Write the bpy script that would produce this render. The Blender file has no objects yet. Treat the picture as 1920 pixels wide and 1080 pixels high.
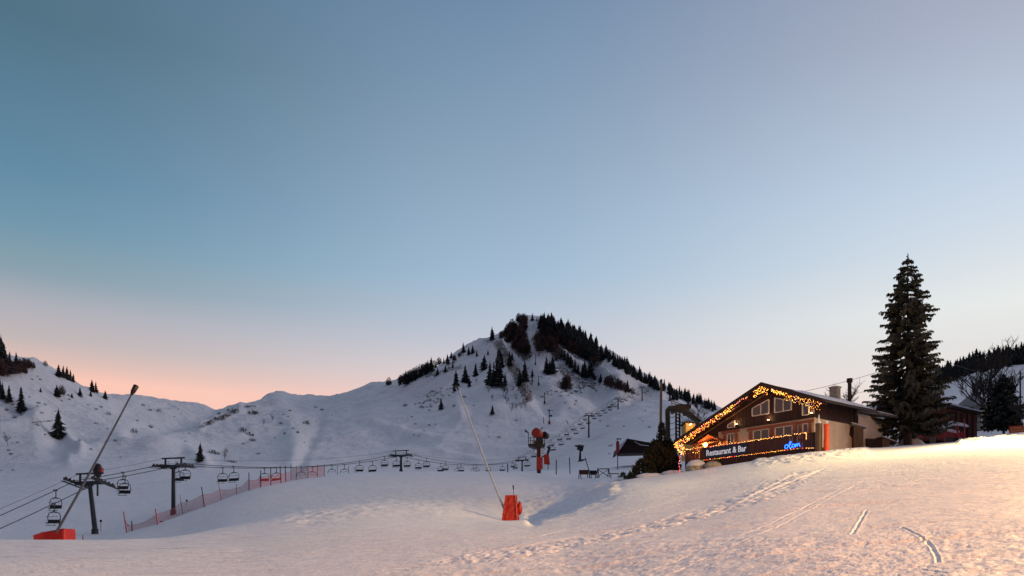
import bpy, bmesh, math, random
import numpy as np
from mathutils import Vector, Matrix
R = math.radians
F = 1500.0; HX = 960.0; HY = 1045.0     # focal length in photo pixels, principal column, horizon row
S = bpy.context.scene
COL = S.collection
# ------------------------------------------------------------------ camera
cd = bpy.data.cameras.new("camera"); cam = bpy.data.objects.new("camera", cd); COL.objects.link(cam)
cam.location = (0, 0, 0); cam.rotation_euler = (R(90), 0, 0)
cd.sensor_width = 36; cd.lens = 36 * F / 1920; cd.shift_y = (HY - 540) / 1920
cd.clip_start = 0.1; cd.clip_end = 20000
S.camera = cam
# ------------------------------------------------------------------ sky
def lin(c):
    c = [v / 255 for v in c]
    return tuple((v / 12.92 if v <= .04045 else ((v + .055) / 1.055) ** 2.4) for v in c) + (1,)
W = bpy.data.worlds.new("World"); S.world = W; W.use_nodes = True
nt = W.node_tree; N = nt.nodes; L = nt.links; N.clear()
out = N.new('ShaderNodeOutputWorld'); bg = N.new('ShaderNodeBackground'); L.new(bg.outputs[0], out.inputs[0])
tc = N.new('ShaderNodeTexCoord'); sep = N.new('ShaderNodeSeparateXYZ'); L.new(tc.outputs['Generated'], sep.inputs[0])
def ramp(stops):
    r = N.new('ShaderNodeValToRGB'); e = r.color_ramp.elements
    r.color_ramp.interpolation = 'EASE' if False else 'LINEAR'
    while len(e) < len(stops): e.new(0.5)
    for el, (p, c) in zip(e, stops): el.position = p; el.color = lin(c)
    L.new(sep.outputs[2], r.inputs[0]); return r
ZEN = [(.72, (158, 168, 192)), (1.0, (206, 210, 230))]
rl = ramp([(0, (200, 150, 140)), (.15, (252, 196, 174)), (.19, (254, 200, 181)), (.205, (226, 191, 180)), (.228, (194, 182, 182)), (.262, (174, 175, 184)), (.292, (139, 161, 173)), (.34, (112, 150, 171)), (.386, (98, 138, 164)), (.506, (81, 114, 133)), (.60, (84, 114, 138))] + ZEN)
rm = ramp([(0, (236, 190, 180)), (.15, (248, 204, 190)), (.19, (240, 205, 198)), (.225, (221, 209, 211)), (.26, (196, 200, 212)), (.33, (164, 189, 212)), (.445, (142, 167, 191)), (.572, (114, 141, 171)), (.61, (108, 134, 164))] + ZEN)
rr = ramp([(0, (236, 222, 210)), (.18, (236, 228, 222)), (.225, (229, 228, 226)), (.264, (233, 236, 234)), (.32, (214, 224, 233)), (.386, (197, 212, 231)), (.506, (171, 178, 198)), (.62, (146, 154, 176))] + ZEN[1:])
def math_(op, a, b=None, clamp=False):
    m = N.new('ShaderNodeMath'); m.operation = op; m.use_clamp = clamp
    for i, v in enumerate((a, b)):
        if v is None: continue
        if isinstance(v, (int, float)): m.inputs[i].default_value = v
        else: L.new(v, m.inputs[i])
    return m.outputs[0]
x2 = math_('POWER', math_('ABSOLUTE', sep.outputs[0]), 2); y2 = math_('POWER', math_('ABSOLUTE', sep.outputs[1]), 2)
hor = math_('SQRT', math_('ADD', math_('ADD', x2, y2), 1e-6))
az = math_('DIVIDE', sep.outputs[0], hor)
def mr(inp, a, b):
    m = N.new('ShaderNodeMapRange'); m.interpolation_type = 'SMOOTHSTEP'
    m.inputs[1].default_value = a; m.inputs[2].default_value = b; L.new(inp, m.inputs[0]); return m.outputs[0]
def mixc(f, a, b, t='MIX'):
    m = N.new('ShaderNodeMix'); m.data_type = 'RGBA'; m.blend_type = t
    if isinstance(f, float): m.inputs[0].default_value = f
    else: L.new(f, m.inputs[0])
    for k, v in ((6, a), (7, b)):
        if isinstance(v, tuple): m.inputs[k].default_value = v
        else: L.new(v, m.inputs[k])
    return m.outputs[2]
sky = mixc(mr(az, -.58, .06), rl.outputs[0], rm.outputs[0])
sky = mixc(mr(az, -.05, .60), sky, rr.outputs[0])
back = mr(sep.outputs[1], .25, -.5)
sky = mixc(back, sky, lin((64, 76, 100)))
skn = N.new('ShaderNodeTexNoise'); skn.inputs['Scale'].default_value = 2.2; skn.inputs['Detail'].default_value = 3
skm = N.new('ShaderNodeMapping'); skm.inputs['Scale'].default_value = (1, 1, 3.2); L.new(tc.outputs['Generated'], skm.inputs[0]); L.new(skm.outputs[0], skn.inputs[0])
sk2 = N.new('ShaderNodeMapRange'); sk2.inputs[3].default_value = .985; sk2.inputs[4].default_value = 1.015; L.new(skn.outputs[0], sk2.inputs[0])
vm = N.new('ShaderNodeVectorMath'); vm.operation = 'SCALE'; L.new(sky, vm.inputs[0]); L.new(sk2.outputs[0], vm.inputs['Scale'])
L.new(vm.outputs[0], bg.inputs[0]); bg.inputs[1].default_value = 1.0
# ------------------------------------------------------------------ afterglow: one weak soft sun low on the right
sl = bpy.data.lights.new("sun", 'SUN'); sun = bpy.data.objects.new("sun", sl); COL.objects.link(sun)
sl.energy = .52; sl.angle = R(16); sl.color = (1, .76, .76)
sun.rotation_euler = Vector((.95, -.02, .27)).to_track_quat('Z', 'Y').to_euler()
# ------------------------------------------------------------------ warm piste floodlights (their masts are built below)
FLOODS = [  # lamp position, aim point, watts, cone deg, blend, colour
    ((36.0, 43.0, 15.0), (26.0, 41.0, 2.0), 50000, 168, .8, (1, .68, .28)),
    ((30.0, -4.0, 9.0), (6, 24, 0), 88000, 122, 1.0, (1, .47, .17)),
]
for i, (p, a, w, c, b, col) in enumerate(FLOODS):
    ld = bpy.data.lights.new("floodlight_beam", 'SPOT'); lo = bpy.data.objects.new("floodlight_beam", ld); COL.objects.link(lo)
    ld.energy = w; ld.spot_size = R(c); ld.spot_blend = b; ld.color = col; ld.shadow_soft_size = .25
    lo.location = p; lo.rotation_euler = (Vector(p) - Vector(a)).to_track_quat('Z', 'Y').to_euler()
S.view_settings.view_transform = 'Standard'; S.view_settings.look = 'None'
S.view_settings.exposure = 0; S.view_settings.gamma = 1; S.view_settings.use_curve_mapping = False
# ------------------------------------------------------------------ helpers
rnd = random.Random(7)
def at(px, py, Y): return Vector(((px - HX) / F * Y, Y, (HY - py) / F * Y))
def tag(o, label=None, cat=None, group=None, kind=None):
    if label: o['label'] = label
    if cat: o['category'] = cat
    if group: o['group'] = group
    if kind: o['kind'] = kind
    return o
def empty(name, loc, rz=0):
    o = bpy.data.objects.new(name, None); COL.objects.link(o); o.empty_display_size = .2
    o.location = loc; o.rotation_euler = (0, 0, rz); return o
class MB:
    def __init__(s): s.v = []; s.f = []; s.m = []; s.sm = []
    def add(s, vs, fs, mi=0, smooth=False):
        b = len(s.v); s.v += [tuple(v) for v in vs]
        for f in fs: s.f.append([b + i for i in f]); s.m.append(mi); s.sm.append(smooth)
    def box(s, c, d, rot=None, mi=0):
        c = Vector(c); h = Vector(d) / 2
        vs = [Vector((x * h.x, y * h.y, z * h.z)) for x in (-1, 1) for y in (-1, 1) for z in (-1, 1)]
        if rot is not None: vs = [rot @ v for v in vs]
        s.add([c + v for v in vs], [(0, 1, 3, 2), (4, 6, 7, 5), (0, 4, 5, 1), (2, 3, 7, 6), (0, 2, 6, 4), (1, 5, 7, 3)], mi)
    def bar(s, a, b, w, h=None, mi=0):
        a = Vector(a); b = Vector(b); d = b - a
        if d.length < 1e-6: return
        s.box((a + b) / 2, (w, h or w, d.length), d.to_track_quat('Z', 'Y').to_matrix(), mi)
    def tube(s, pts, rad, n=8, mi=0, cap=True, smooth=True):
        pts = [Vector(p) for p in pts]
        if not isinstance(rad, (list, tuple)): rad = [rad] * len(pts)
        rings = []; up = None
        for i, p in enumerate(pts):
            t = (pts[min(i + 1, len(pts) - 1)] - pts[max(i - 1, 0)])
            if t.length < 1e-9: t = Vector((0, 0, 1))
            t.normalize()
            if up is None:
                up = t.orthogonal().normalized()
            else:
                up = (up - t * up.dot(t))
                up = up.normalized() if up.length > 1e-6 else t.orthogonal().normalized()
            w = t.cross(up)
            rings.append([p + (up * math.cos(2 * math.pi * k / n) + w * math.sin(2 * math.pi * k / n)) * rad[i] for k in range(n)])
        vs = [v for r in rings for v in r]; fs = []
        for i in range(len(pts) - 1):
            for k in range(n):
                fs.append((i * n + k, i * n + (k + 1) % n, (i + 1) * n + (k + 1) % n, (i + 1) * n + k))
        s.add(vs, fs, mi, smooth)
        if cap:
            s.add(rings[0], [tuple(range(n))[::-1]], mi); s.add(rings[-1], [tuple(range(n))], mi)
    def prism(s, poly, off, mi=0):
        a = [Vector(p) for p in poly]; off = Vector(off); n = len(a)
        s.add(a + [p + off for p in a], [tuple(range(n)), tuple(range(n, 2 * n))[::-1]] + [(i, i + n, (i + 1) % n + n, (i + 1) % n) for i in range(n)], mi)
    def blob(s, c, r, mi=0, n=10, m=6, jit=.12, rg=rnd, half=False):
        c = Vector(c); vs = []; fs = []
        for i in range(m + 1):
            th = math.pi * i / m * (.5 if half else 1)
            for k in range(n):
                ph = 2 * math.pi * k / n; q = 1 + (rg.random() - .5) * 2 * jit
                vs.append(c + Vector((r[0] * math.sin(th) * math.cos(ph), r[1] * math.sin(th) * math.sin(ph), r[2] * math.cos(th))) * q)
        for i in range(m):
            for k in range(n): fs.append((i * n + k, (i + 1) * n + k, (i + 1) * n + (k + 1) % n, i * n + (k + 1) % n))
        s.add(vs, fs, mi, True)
    def mesh(s, name, mats):
        me = bpy.data.meshes.new(name); me.from_pydata(s.v, [], s.f)
        for m in (mats if isinstance(mats, (list, tuple)) else [mats]): me.materials.append(m)
        me.polygons.foreach_set('material_index', s.m); me.polygons.foreach_set('use_smooth', s.sm)
        bm = bmesh.new(); bm.from_mesh(me); bmesh.ops.recalc_face_normals(bm, faces=bm.faces) if len(s.f) < 6000 else None
        bm.to_mesh(me); bm.free(); me.update(); return me
    def build(s, name, mats, parent=None, loc=None, bevel=0):
        o = bpy.data.objects.new(name, s.mesh(name, mats)); COL.objects.link(o)
        if parent: o.parent = parent
        if loc is not None: o.location = loc
        if bevel:
            md = o.modifiers.new('bevel', 'BEVEL'); md.width = bevel; md.segments = 2; md.limit_method = 'ANGLE'
        return o
def copy_tree(o, parent=None):
    c = o.copy(); COL.objects.link(c)
    if parent: c.parent = parent
    for ch in o.children: copy_tree(ch, c)
    return c
def inst(me, name, loc, sc=1, rz=0, parent=None):
    o = bpy.data.objects.new(name, me); COL.objects.link(o); o.location = loc; o.rotation_euler = (0, 0, rz)
    o.scale = (sc, sc, sc) if isinstance(sc, (int, float)) else sc
    if parent: o.parent = parent
    return o
# ------------------------------------------------------------------ materials
def mat(name, col, rough=.7, metal=0, noise=0, scale=8, bump=0, bscale=None, emit=None, es=0, spec=.5, stretch=None, c2=None):
    m = bpy.data.materials.new(name); m.use_nodes = True; t = m.node_tree; b = t.nodes['Principled BSDF']
    b.inputs['Base Color'].default_value = tuple(col) + (1,); b.inputs['Roughness'].default_value = rough
    b.inputs['Metallic'].default_value = metal; b.inputs['Specular IOR Level'].default_value = spec
    tcn = t.nodes.new('ShaderNodeTexCoord'); mp = t.nodes.new('ShaderNodeMapping'); t.links.new(tcn.outputs['Object'], mp.inputs[0])
    if stretch: mp.inputs['Scale'].default_value = stretch
    if noise or c2:
        n = t.nodes.new('ShaderNodeTexNoise'); n.inputs['Scale'].default_value = scale; n.inputs['Detail'].default_value = 5; n.inputs['Roughness'].default_value = .65
        t.links.new(mp.outputs[0], n.inputs[0])
        r = t.nodes.new('ShaderNodeValToRGB'); t.links.new(n.outputs[0], r.inputs[0])
        a = tuple(v * (1 - noise) for v in col) + (1,); bb = (tuple(c2) if c2 else tuple(min(1, v * (1 + noise)) for v in col)) + (1,)
        r.color_ramp.elements[0].position = .3; r.color_ramp.elements[1].position = .7
        r.color_ramp.elements[0].color = a; r.color_ramp.elements[1].color = bb
        t.links.new(r.outputs[0], b.inputs['Base Color'])
    if bump:
        n2 = t.nodes.new('ShaderNodeTexNoise'); n2.inputs['Scale'].default_value = bscale or scale * 2; n2.inputs['Detail'].default_value = 4
        t.links.new(mp.outputs[0], n2.inputs[0])
        bp = t.nodes.new('ShaderNodeBump'); bp.inputs['Strength'].default_value = bump; bp.inputs['Distance'].default_value = .03
        t.links.new(n2.outputs[0], bp.inputs['Height']); t.links.new(bp.outputs[0], b.inputs['Normal'])
    if emit:
        b.inputs['Emission Color'].default_value = tuple(emit) + (1,); b.inputs['Emission Strength'].default_value = es
    return m
M = {}
M['steel'] = mat('galvanised steel', (.055, .06, .065), .55, .5, .35, 3, .1)
M['lattice'] = mat('weathered lift steel', (.07, .062, .05), .7, .3, .4, 3, .2)
M['cable'] = mat('steel rope', (.03, .035, .045), .6, .3)
M['darkmetal'] = mat('black painted metal', (.018, .02, .024), .5, .2, .3, 4)
M['lance_dark'] = mat('dark bluish lance tube', (.065, .085, .125), .5, .1, .2, 5)  # base darkened and tinted blue to offset the orange floodlight on it
M['lance'] = mat('aluminium lance tube', (.27, .34, .46), .45, .1, .15, 5)  # blue tint in the base counters the warm floodlight colour
M['red'] = mat('red vinyl padding', (.36, .010, .005), .55, 0, .25, 2.5, .35, 6)
M['redflag'] = mat('faded red pad', (.42, .03, .03), .6, 0, .3, 3)
M['orange'] = mat('orange padding', (.78, .07, .015), .5, 0, .2, 6, .4, 10)
M['drum'] = mat('orange fan drum paint', (.34, .035, .012), .55, 0, .4, 3)
M['wood_dark'] = mat('dark brown stained larch boards', (.026, .008, .0065), .75, 0, .5, 3, .3, 6, stretch=(1, 1, .12))
M['wood_rail'] = mat('red brown stained deck boards', (.062, .018, .012), .7, 0, .45, 5, .3, 8, stretch=(1, 1, .15))
M['wood_old'] = mat('weathered grey brown wood', (.13, .085, .055), .85, 0, .45, 4, .5, 9, stretch=(1, 1, .12))
M['wood_red'] = mat('reddish barn boards', (.16, .05, .028), .8, 0, .45, 3, .4, 7, stretch=(1, 1, .12))
M['plaster'] = mat('beige lime render', (.60, .49, .38), .9, 0, .14, 1.3, .3, 14)
M['whitewall'] = mat('off white render', (.66, .58, .52), .9, 0, .12, 1.5, .2)
M['yellowwall'] = mat('ochre plaster', (.75, .42, .12), .9, 0, .1, 2)
M['stone'] = mat('grey stone masonry', (.34, .31, .27), .9, 0, .4, 3, .6, 6)
M['bark'] = mat('dark bark', (.05, .035, .026), .9, 0, .5, 5, .8, 14, stretch=(1, 1, .3))
M['twig'] = mat('bare twigs', (.05, .034, .03), .9, 0, .4, 2)
M['twig2'] = mat('reddish leafless wood', (.075, .036, .03), .9, 0, .45, .6)
M['needle'] = mat('spruce needles', (.026, .030, .020), .8, 0, .5, .8, c2=(.085, .078, .05))
M['needle_far'] = mat('distant spruce needles', (.014, .019, .018), .9, 0, .5, .3, c2=(.035, .036, .032))
M['needle_brown'] = mat('dwarf pine needles', (.014, .017, .011), .8, 0, .6, 1.5, c2=(.032, .032, .022))
M['shrubgreen'] = mat('yellow green shrub leaves', (.10, .12, .02), .8, 0, .5, 3)
M['frame_white'] = mat('white window frame', (.62, .58, .56), .5)
M['glass'] = mat('dark window glass', (.02, .02, .03), .08, 0, spec=.9)
M['roofmetal'] = mat('slate grey roofing', (.17, .165, .18), .7, 0, .3, 2, .3)
M['blackpipe'] = mat('sooty flue', (.03, .02, .02), .6, .3, .3, 3)
M['navy'] = mat('navy sign board', (.005, .010, .045), .5)
M['letter_glow'] = mat('pale sign lettering with added glow', (.7, .7, .74), .5, emit=(.8, .85, 1), es=.30)  # weak emission added to brighten the sign letters
M['neon'] = mat('blue neon tube', (.05, .2, 1), .4, emit=(.012, .10, 1), es=5.5)
M['banner'] = mat('orange banner cloth', (.85, .12, .03), .7, 0, .15, 2)
M['bannertext'] = mat('pale banner print', (.9, .45, .2), .7)
M['lamp_glass'] = mat('lit lamp glass', (1, .8, .5), .4, emit=(1, .62, .25), es=14)
M['orange_lamp'] = mat('lit orange bulb', (1, .6, .3), .4, emit=(1, .36, .07), es=30)
M['flood_glass'] = mat('floodlight lens', (1, .9, .7), .4, emit=(1, .75, .45), es=25)
BUL = [mat('amber bulb', (1, .5, .1), .4, emit=(1, .27, .025), es=6.5), mat('warm bulb', (1, .7, .4), .4, emit=(1, .50, .16), es=6.5),
       mat('red bulb', (1, .1, .05), .4, emit=(1, .05, .03), es=6), mat('yellow bulb', (1, .8, .1), .4, emit=(1, .52, .04), es=5.5),
       mat('pink bulb', (1, .3, .4), .4, emit=(1, .22, .28), es=3.6), mat('green bulb', (.1, 1, .2), .4, emit=(.12, .8, .06), es=2.6)]
def brickmat():
    m = mat('red brick trim', (.3, .08, .04), .85); t = m.node_tree; b = t.nodes['Principled BSDF']
    br = t.nodes.new('ShaderNodeTexBrick'); tcn = t.nodes.new('ShaderNodeTexCoord'); t.links.new(tcn.outputs['Object'], br.inputs[0])
    mp = t.nodes.new('ShaderNodeMapping'); mp.inputs['Rotation'].default_value = (R(90), 0, 0); t.links.new(tcn.outputs['Object'], mp.inputs[0]); t.links.new(mp.outputs[0], br.inputs[0])
    br.inputs['Scale'].default_value = 5; br.inputs['Color1'].default_value = (.36, .09, .04, 1); br.inputs['Color2'].default_value = (.22, .06, .035, 1); br.inputs['Mortar'].default_value = (.25, .17, .13, 1)
    t.links.new(br.outputs[0], b.inputs['Base Color']); return m
M['brick'] = brickmat()
def netmat(name, col, dens):
    m = bpy.data.materials.new(name); m.use_nodes = True; t = m.node_tree; b = t.nodes['Principled BSDF']
    b.inputs['Base Color'].default_value = col + (1,); b.inputs['Roughness'].default_value = .8
    tcn = t.nodes.new('ShaderNodeTexCoord'); ch = t.nodes.new('ShaderNodeTexVoronoi'); ch.inputs['Scale'].default_value = 16
    t.links.new(tcn.outputs['Object'], ch.inputs[0]); ch.feature = 'DISTANCE_TO_EDGE'
    lt = t.nodes.new('ShaderNodeMath'); lt.operation = 'LESS_THAN'; lt.inputs[1].default_value = dens; t.links.new(ch.outputs[0], lt.inputs[0])
    t.links.new(lt.outputs[0], b.inputs['Alpha']); return m
M['net'] = netmat('red safety netting', (.5, .06, .07), .075)
M['net_dense'] = netmat('dense red netting', (.5, .03, .03), .11)
# snow, with rock / scrub showing where the "rock" attribute says it is bare
def snowmat(name, near=True):
    m = bpy.data.materials.new(name); m.use_nodes = True; t = m.node_tree; nn = t.nodes; ll = t.links; b = nn['Principled BSDF']
    b.inputs['Roughness'].default_value = .62; b.inputs['Specular IOR Level'].default_value = .25
    g = nn.new('ShaderNodeNewGeometry')
    def noi(scale, det, rough=.6, st=None):
        n = nn.new('ShaderNodeTexNoise'); n.inputs['Scale'].default_value = scale; n.inputs['Detail'].default_value = det; n.inputs['Roughness'].default_value = rough
        mp = nn.new('ShaderNodeMapping'); mp.inputs['Scale'].default_value = st or (1, 1, 1); ll.new(g.outputs['Position'], mp.inputs[0]); ll.new(mp.outputs[0], n.inputs[0]); return n.outputs[0]
    a = noi(.9, 6, .7)
    r = nn.new('ShaderNodeValToRGB'); ll.new(a, r.inputs[0]); r.color_ramp.elements[0].position = .25; r.color_ramp.elements[1].position = .75
    r.color_ramp.elements[0].color = (.69, .69, .72, 1); r.color_ramp.elements[1].color = (.84, .83, .83, 1)
    at_ = nn.new('ShaderNodeAttribute'); at_.attribute_name = 'rock'
    rk = noi(.35, 6, .75); rr_ = nn.new('ShaderNodeValToRGB'); ll.new(rk, rr_.inputs[0])
    rr_.color_ramp.elements[0].position = .35; rr_.color_ramp.elements[1].position = .65
    rr_.color_ramp.elements[0].color = (.035, .026, .026, 1); rr_.color_ramp.elements[1].color = (.13, .085, .07, 1)
    mx = nn.new('ShaderNodeMix'); mx.data_type = 'RGBA'
    # break the bare patches up
    ad = nn.new('ShaderNodeMath'); ad.operation = 'ADD'; ll.new(at_.outputs['Fac'], ad.inputs[0])
    nz = noi(.34, 7, .8); ll.new(nz, ad.inputs[1])
    st = nn.new('ShaderNodeMapRange'); st.inputs[1].default_value = .97; st.inputs[2].default_value = 1.08; ll.new(ad.outputs[0], st.inputs[0])
    ll.new(st.outputs[0], mx.inputs[0]); ll.new(r.outputs[0], mx.inputs[6]); ll.new(rr_.outputs[0], mx.inputs[7]); ll.new(mx.outputs[2], b.inputs['Base Color'])
    cd_ = nn.new('ShaderNodeVectorMath'); cd_.operation = 'LENGTH'; ll.new(g.outputs['Position'], cd_.inputs[0])
    h1 = noi(8, 5, .7, (.38, 1.0, 1)); h2 = noi(1.4, 5, .7); h3 = noi(.05, 6, .55); h4 = noi(.33, 6, .7)
    def mul(x, k):
        q = nn.new('ShaderNodeMath'); q.operation = 'MULTIPLY'; ll.new(x, q.inputs[0])
        if isinstance(k, (int, float)): q.inputs[1].default_value = k
        else: ll.new(k, q.inputs[1])
        return q.outputs[0]
    def add(x, y):
        q = nn.new('ShaderNodeMath'); q.operation = 'ADD'; ll.new(x, q.inputs[0]); ll.new(y, q.inputs[1]); return q.outputs[0]
    far = nn.new('ShaderNodeMapRange'); far.inputs[1].default_value = 120; far.inputs[2].default_value = 500; far.inputs[3].default_value = 0; far.inputs[4].default_value = 1; ll.new(cd_.outputs['Value'], far.inputs[0])
    nearf = nn.new('ShaderNodeMapRange'); nearf.inputs[1].default_value = 30; nearf.inputs[2].default_value = 140; nearf.inputs[3].default_value = 1; nearf.inputs[4].default_value = 0; ll.new(cd_.outputs['Value'], nearf.inputs[0])
    hsum = add(add(mul(mul(h1, nearf.outputs[0]), .040), mul(h2, .09)), mul(mul(h3, far.outputs[0]), 4.0)); hsum = add(hsum, mul(mul(h4, far.outputs[0]), 1.7))
    bp = nn.new('ShaderNodeBump'); bp.inputs['Strength'].default_value = .75; bp.inputs['Distance'].default_value = 1.0
    ll.new(hsum, bp.inputs['Height']); ll.new(bp.outputs[0], b.inputs['Normal'])
    return m
M['snow'] = snowmat('snow')
M['snowcap'] = mat('settled snow', (.70, .71, .75), .7, 0, .06, 3, .4, 5)
# ------------------------------------------------------------------ terrain: one sheet, layered ridge and valley lines
def pchip_slopes(x, y):
    h = np.diff(x); d = np.diff(y) / h; m = np.zeros_like(y)
    for i in range(1, len(y) - 1):
        if d[i - 1] * d[i] > 0:
            w1 = 2 * h[i] + h[i - 1]; w2 = h[i] + 2 * h[i - 1]; m[i] = (w1 + w2) / (w1 / d[i - 1] + w2 / d[i])
    m[0] = d[0]; m[-1] = d[-1]; return m
def pchip(xk, yk, x):
    xk = np.array(xk, float); yk = np.array(yk, float); m = pchip_slopes(xk, yk)
    x = np.clip(x, xk[0], xk[-1]); i = np.clip(np.searchsorted(xk, x) - 1, 0, len(xk) - 2)
    h = xk[i + 1] - xk[i]; t = (x - xk[i]) / h
    return (2*t**3-3*t**2+1)*yk[i] + (t**3-2*t**2+t)*h*m[i] + (-2*t**3+3*t**2)*yk[i+1] + (t**3-t**2)*h*m[i+1]
def vnoise(x, y, seed=0):
    xi = np.floor(x).astype(np.int64); yi = np.floor(y).astype(np.int64); fx = x - xi; fy = y - yi
    fx = fx*fx*fx*(fx*(fx*6-15)+10); fy = fy*fy*fy*(fy*(fy*6-15)+10)
    def h(a, b):
        n = (a * 374761393 + b * 668265263 + seed * 1442695041) & 0x7fffffff
        n = ((n ^ (n >> 13)) * 1274126177) & 0x7fffffff
        n = (n ^ (n >> 16)) & 0xffffff
        return n / float(0xffffff)
    return (h(xi, yi)*(1-fx)+h(xi+1, yi)*fx)*(1-fy) + (h(xi, yi+1)*(1-fx)+h(xi+1, yi+1)*fx)*fy
def fbm(x, y, seed=0, o=4, g=.5):
    s = 0; a = 1; t = 0
    for k in range(o):
        s = s + a * (vnoise(x * 2**k + 17.3*k, y * 2**k - 9.1*k, seed + k) - .5); t += a; a *= g
    return s / t * 2
def seg_d(px, py, pts):
    d = np.full(px.shape, 1e9)
    for (ax, ay), (bx, by) in zip(pts[:-1], pts[1:]):
        vx, vy = bx-ax, by-ay; t = np.clip(((px-ax)*vx+(py-ay)*vy)/(vx*vx+vy*vy+1e-12), 0, 1)
        d = np.minimum(d, np.hypot(px-ax-t*vx, py-ay-t*vy))
    return d
# each line: (column, distance, row)
LINES = [
 [(0,38,1013),(150,38,1013),(280,40,1011),(430,46,988),(560,52,962),(700,56,948),(800,58,951),(900,60,966),(960,61,978),(1000,62,970),(1060,64,950),(1120,67,920),(1180,71,899),(1230,74,892),(1290,73,884),(1350,69.5,874),(1450,65.5,859),(1530,62.5,848),(1620,66,841),(1700,72,836),(1800,77,829),(1920,80,817),(2300,86,780)],
 [(0,60,1035),(280,60,1030),(430,62,985),(560,66,955),(700,70,937),(800,73,931),(900,75,930),(1000,77,936),(1060,79,930),(1120,80,908),(1180,84,903),(1260,88,893),(1350,87,884),(1450,84,872),(1530,78,860),(1620,80,850),(1700,85,840),(1800,88,832),(1850,90,826),(1920,92,822),(2300,100,780)],
 [(0,98,1040),(150,95,1022),(200,90,1008),(280,90,986),(400,92,943),(500,95,909),(600,98,896),(700,101,887),(800,103,884),(900,104,884),(1000,106,888),(1100,106,891),(1180,106,887),(1260,108,880),(1350,108,870),(1530,104,848),(1620,104,838),(1700,108,826),(1800,112,812),(1850,112,808),(1920,112,800),(2300,120,770)],
 [(0,131,1008),(200,131,1004),(280,131,1000),(400,131,958),(500,131,916),(600,131,900),(700,132,891),(900,132,888),(1060,132,888),(1180,132,876),(1260,132,868),(1530,132,845),(1700,135,818),(1800,136,806),(1850,137,801),(1920,138,790),(2300,140,760)],
 [(0,172,968),(200,172,956),(325,172,944),(430,172,926),(500,172,906),(600,172,893),(700,172,889),(900,172,887),(1060,172,884),(1180,172,858),(1260,172,850),(1530,172,830),(1700,172,806),(1800,172,790),(1920,172,770),(2300,180,730)],
 [(0,262,922),(200,262,912),(325,262,902),(500,262,892),(700,262,885),(752,262,885),(900,262,887),(1060,262,880),(1180,262,842),(1260,262,830),(1530,262,800),(1700,262,768),(1800,262,752),(1920,262,730),(2300,262,690)],
 [(0,385,880),(120,385,872),(250,385,872),(400,385,878),(600,395,876),(700,395,881),(800,395,886),(900,400,888),(979,400,889),(1060,395,870),(1104,390,854),(1180,385,818),(1260,385,800),(1530,385,800),(1640,385,790),(1700,380,760),(1800,375,725),(1920,370,695),(2300,350,650)],
 [(0,490,800),(60,500,800),(120,505,832),(200,505,832),(280,500,822),(350,510,842),(430,560,846),(600,560,842),(800,560,836),(900,560,834),(1000,560,828),(1060,560,826),(1104,560,823),(1159,560,802),(1203,560,785),(1260,560,775),(1350,560,780),(1530,540,792),(1640,500,780),(1700,460,745),(1760,430,722),(1830,425,699),(1920,420,682),(2300,400,630)],
 [(0,570,716),(60,590,734),(120,620,752),(200,660,772),(280,700,792),(350,730,800),(430,760,792),(470,780,790),(520,820,785),(600,860,785),(700,860,770),(800,860,748),(880,850,722),(940,840,700),(1010,840,700),(1060,840,712),(1110,840,735),(1159,720,771),(1204,842,753),(1250,860,756),(1294,900,768),(1400,880,792),(1530,700,785),(1640,620,775),(1700,540,735),(1760,490,706),(1830,480,686),(1920,470,668),(2300,450,610)],
 [(0,650,668),(30,655,674),(45,660,678),(70,680,686),(100,700,697),(140,730,717),(165,760,732),(200,800,745),(250,860,747),(290,900,752),(340,950,764),(380,970,766),(420,950,773),(440,950,768),(470,960,762),(520,1150,751),(560,1180,751),(600,1180,755),(640,1160,748),(700,1150,730),(740,1140,722),(800,1120,702),(850,1100,672),(900,1080,648),(925,1070,638),(945,1060,626),(962,1055,613),(978,1050,602),(990,1050,597),(1008,1050,600),(1030,1050,605),(1060,1050,616),(1090,1050,632),(1120,1045,652),(1160,1035,678),(1200,1025,704),(1250,1010,729),(1300,1000,750),(1350,980,766),(1400,950,795),(1530,850,782),(1640,700,770),(1700,600,728),(1760,540,698),(1830,530,678),(1920,520,660),(2300,500,600)],
]
xs_mid = np.concatenate([np.arange(-150, 1400, 3.0), np.arange(1400, 1590, 2.5), np.arange(1590, 1780, 1.5), np.arange(1780, 2071, 3.0)])
xs = np.concatenate([np.array([-6000, -4500, -3200, -2300, -1700, -1300, -1000, -800, -620, -480, -360, -270, -200]), xs_mid,
                     np.array([2110, 2170, 2250, 2350, 2500, 2700, 3000, 3400, 4000, 5000, 6500, 8000])]).astype(float)
NC = len(xs); U = (xs - HX) / F
Yk = [np.full(NC, -50.0), np.full(NC, 0.0), np.full(NC, 8.0)]; Zk = [None] * 3
for ln in LINES:
    a = np.array(ln, float); cx = np.clip(xs, a[0, 0], a[-1, 0])
    Y = pchip(a[:, 0], a[:, 1], cx); P = pchip(a[:, 0], a[:, 2], cx); Yk.append(Y); Zk.append((HY - P) / F * Y)
sl_ = (Zk[3] + 1.7) / Yk[3]
Zk[0] = -1.7 - 50 * sl_ * .6; Zk[1] = np.full(NC, -1.7); Zk[2] = None
SP = [0, 280, 430, 560, 700, 800, 900, 960, 1060, 1180, 1300, 1450, 1700, 1920, 2300]
s24 = pchip(SP, [.066, .070, .074, .080, .086, .090, .094, .097, .104, .117, .130, .148, .166, .180, .2], np.clip(xs, 0, 2300))
s72 = pchip(SP, [.066, .070, .074, .081, .085, .084, .082, .082, .094, .117, .128, .148, .166, .180, .2], np.clip(xs, 0, 2300))
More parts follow.
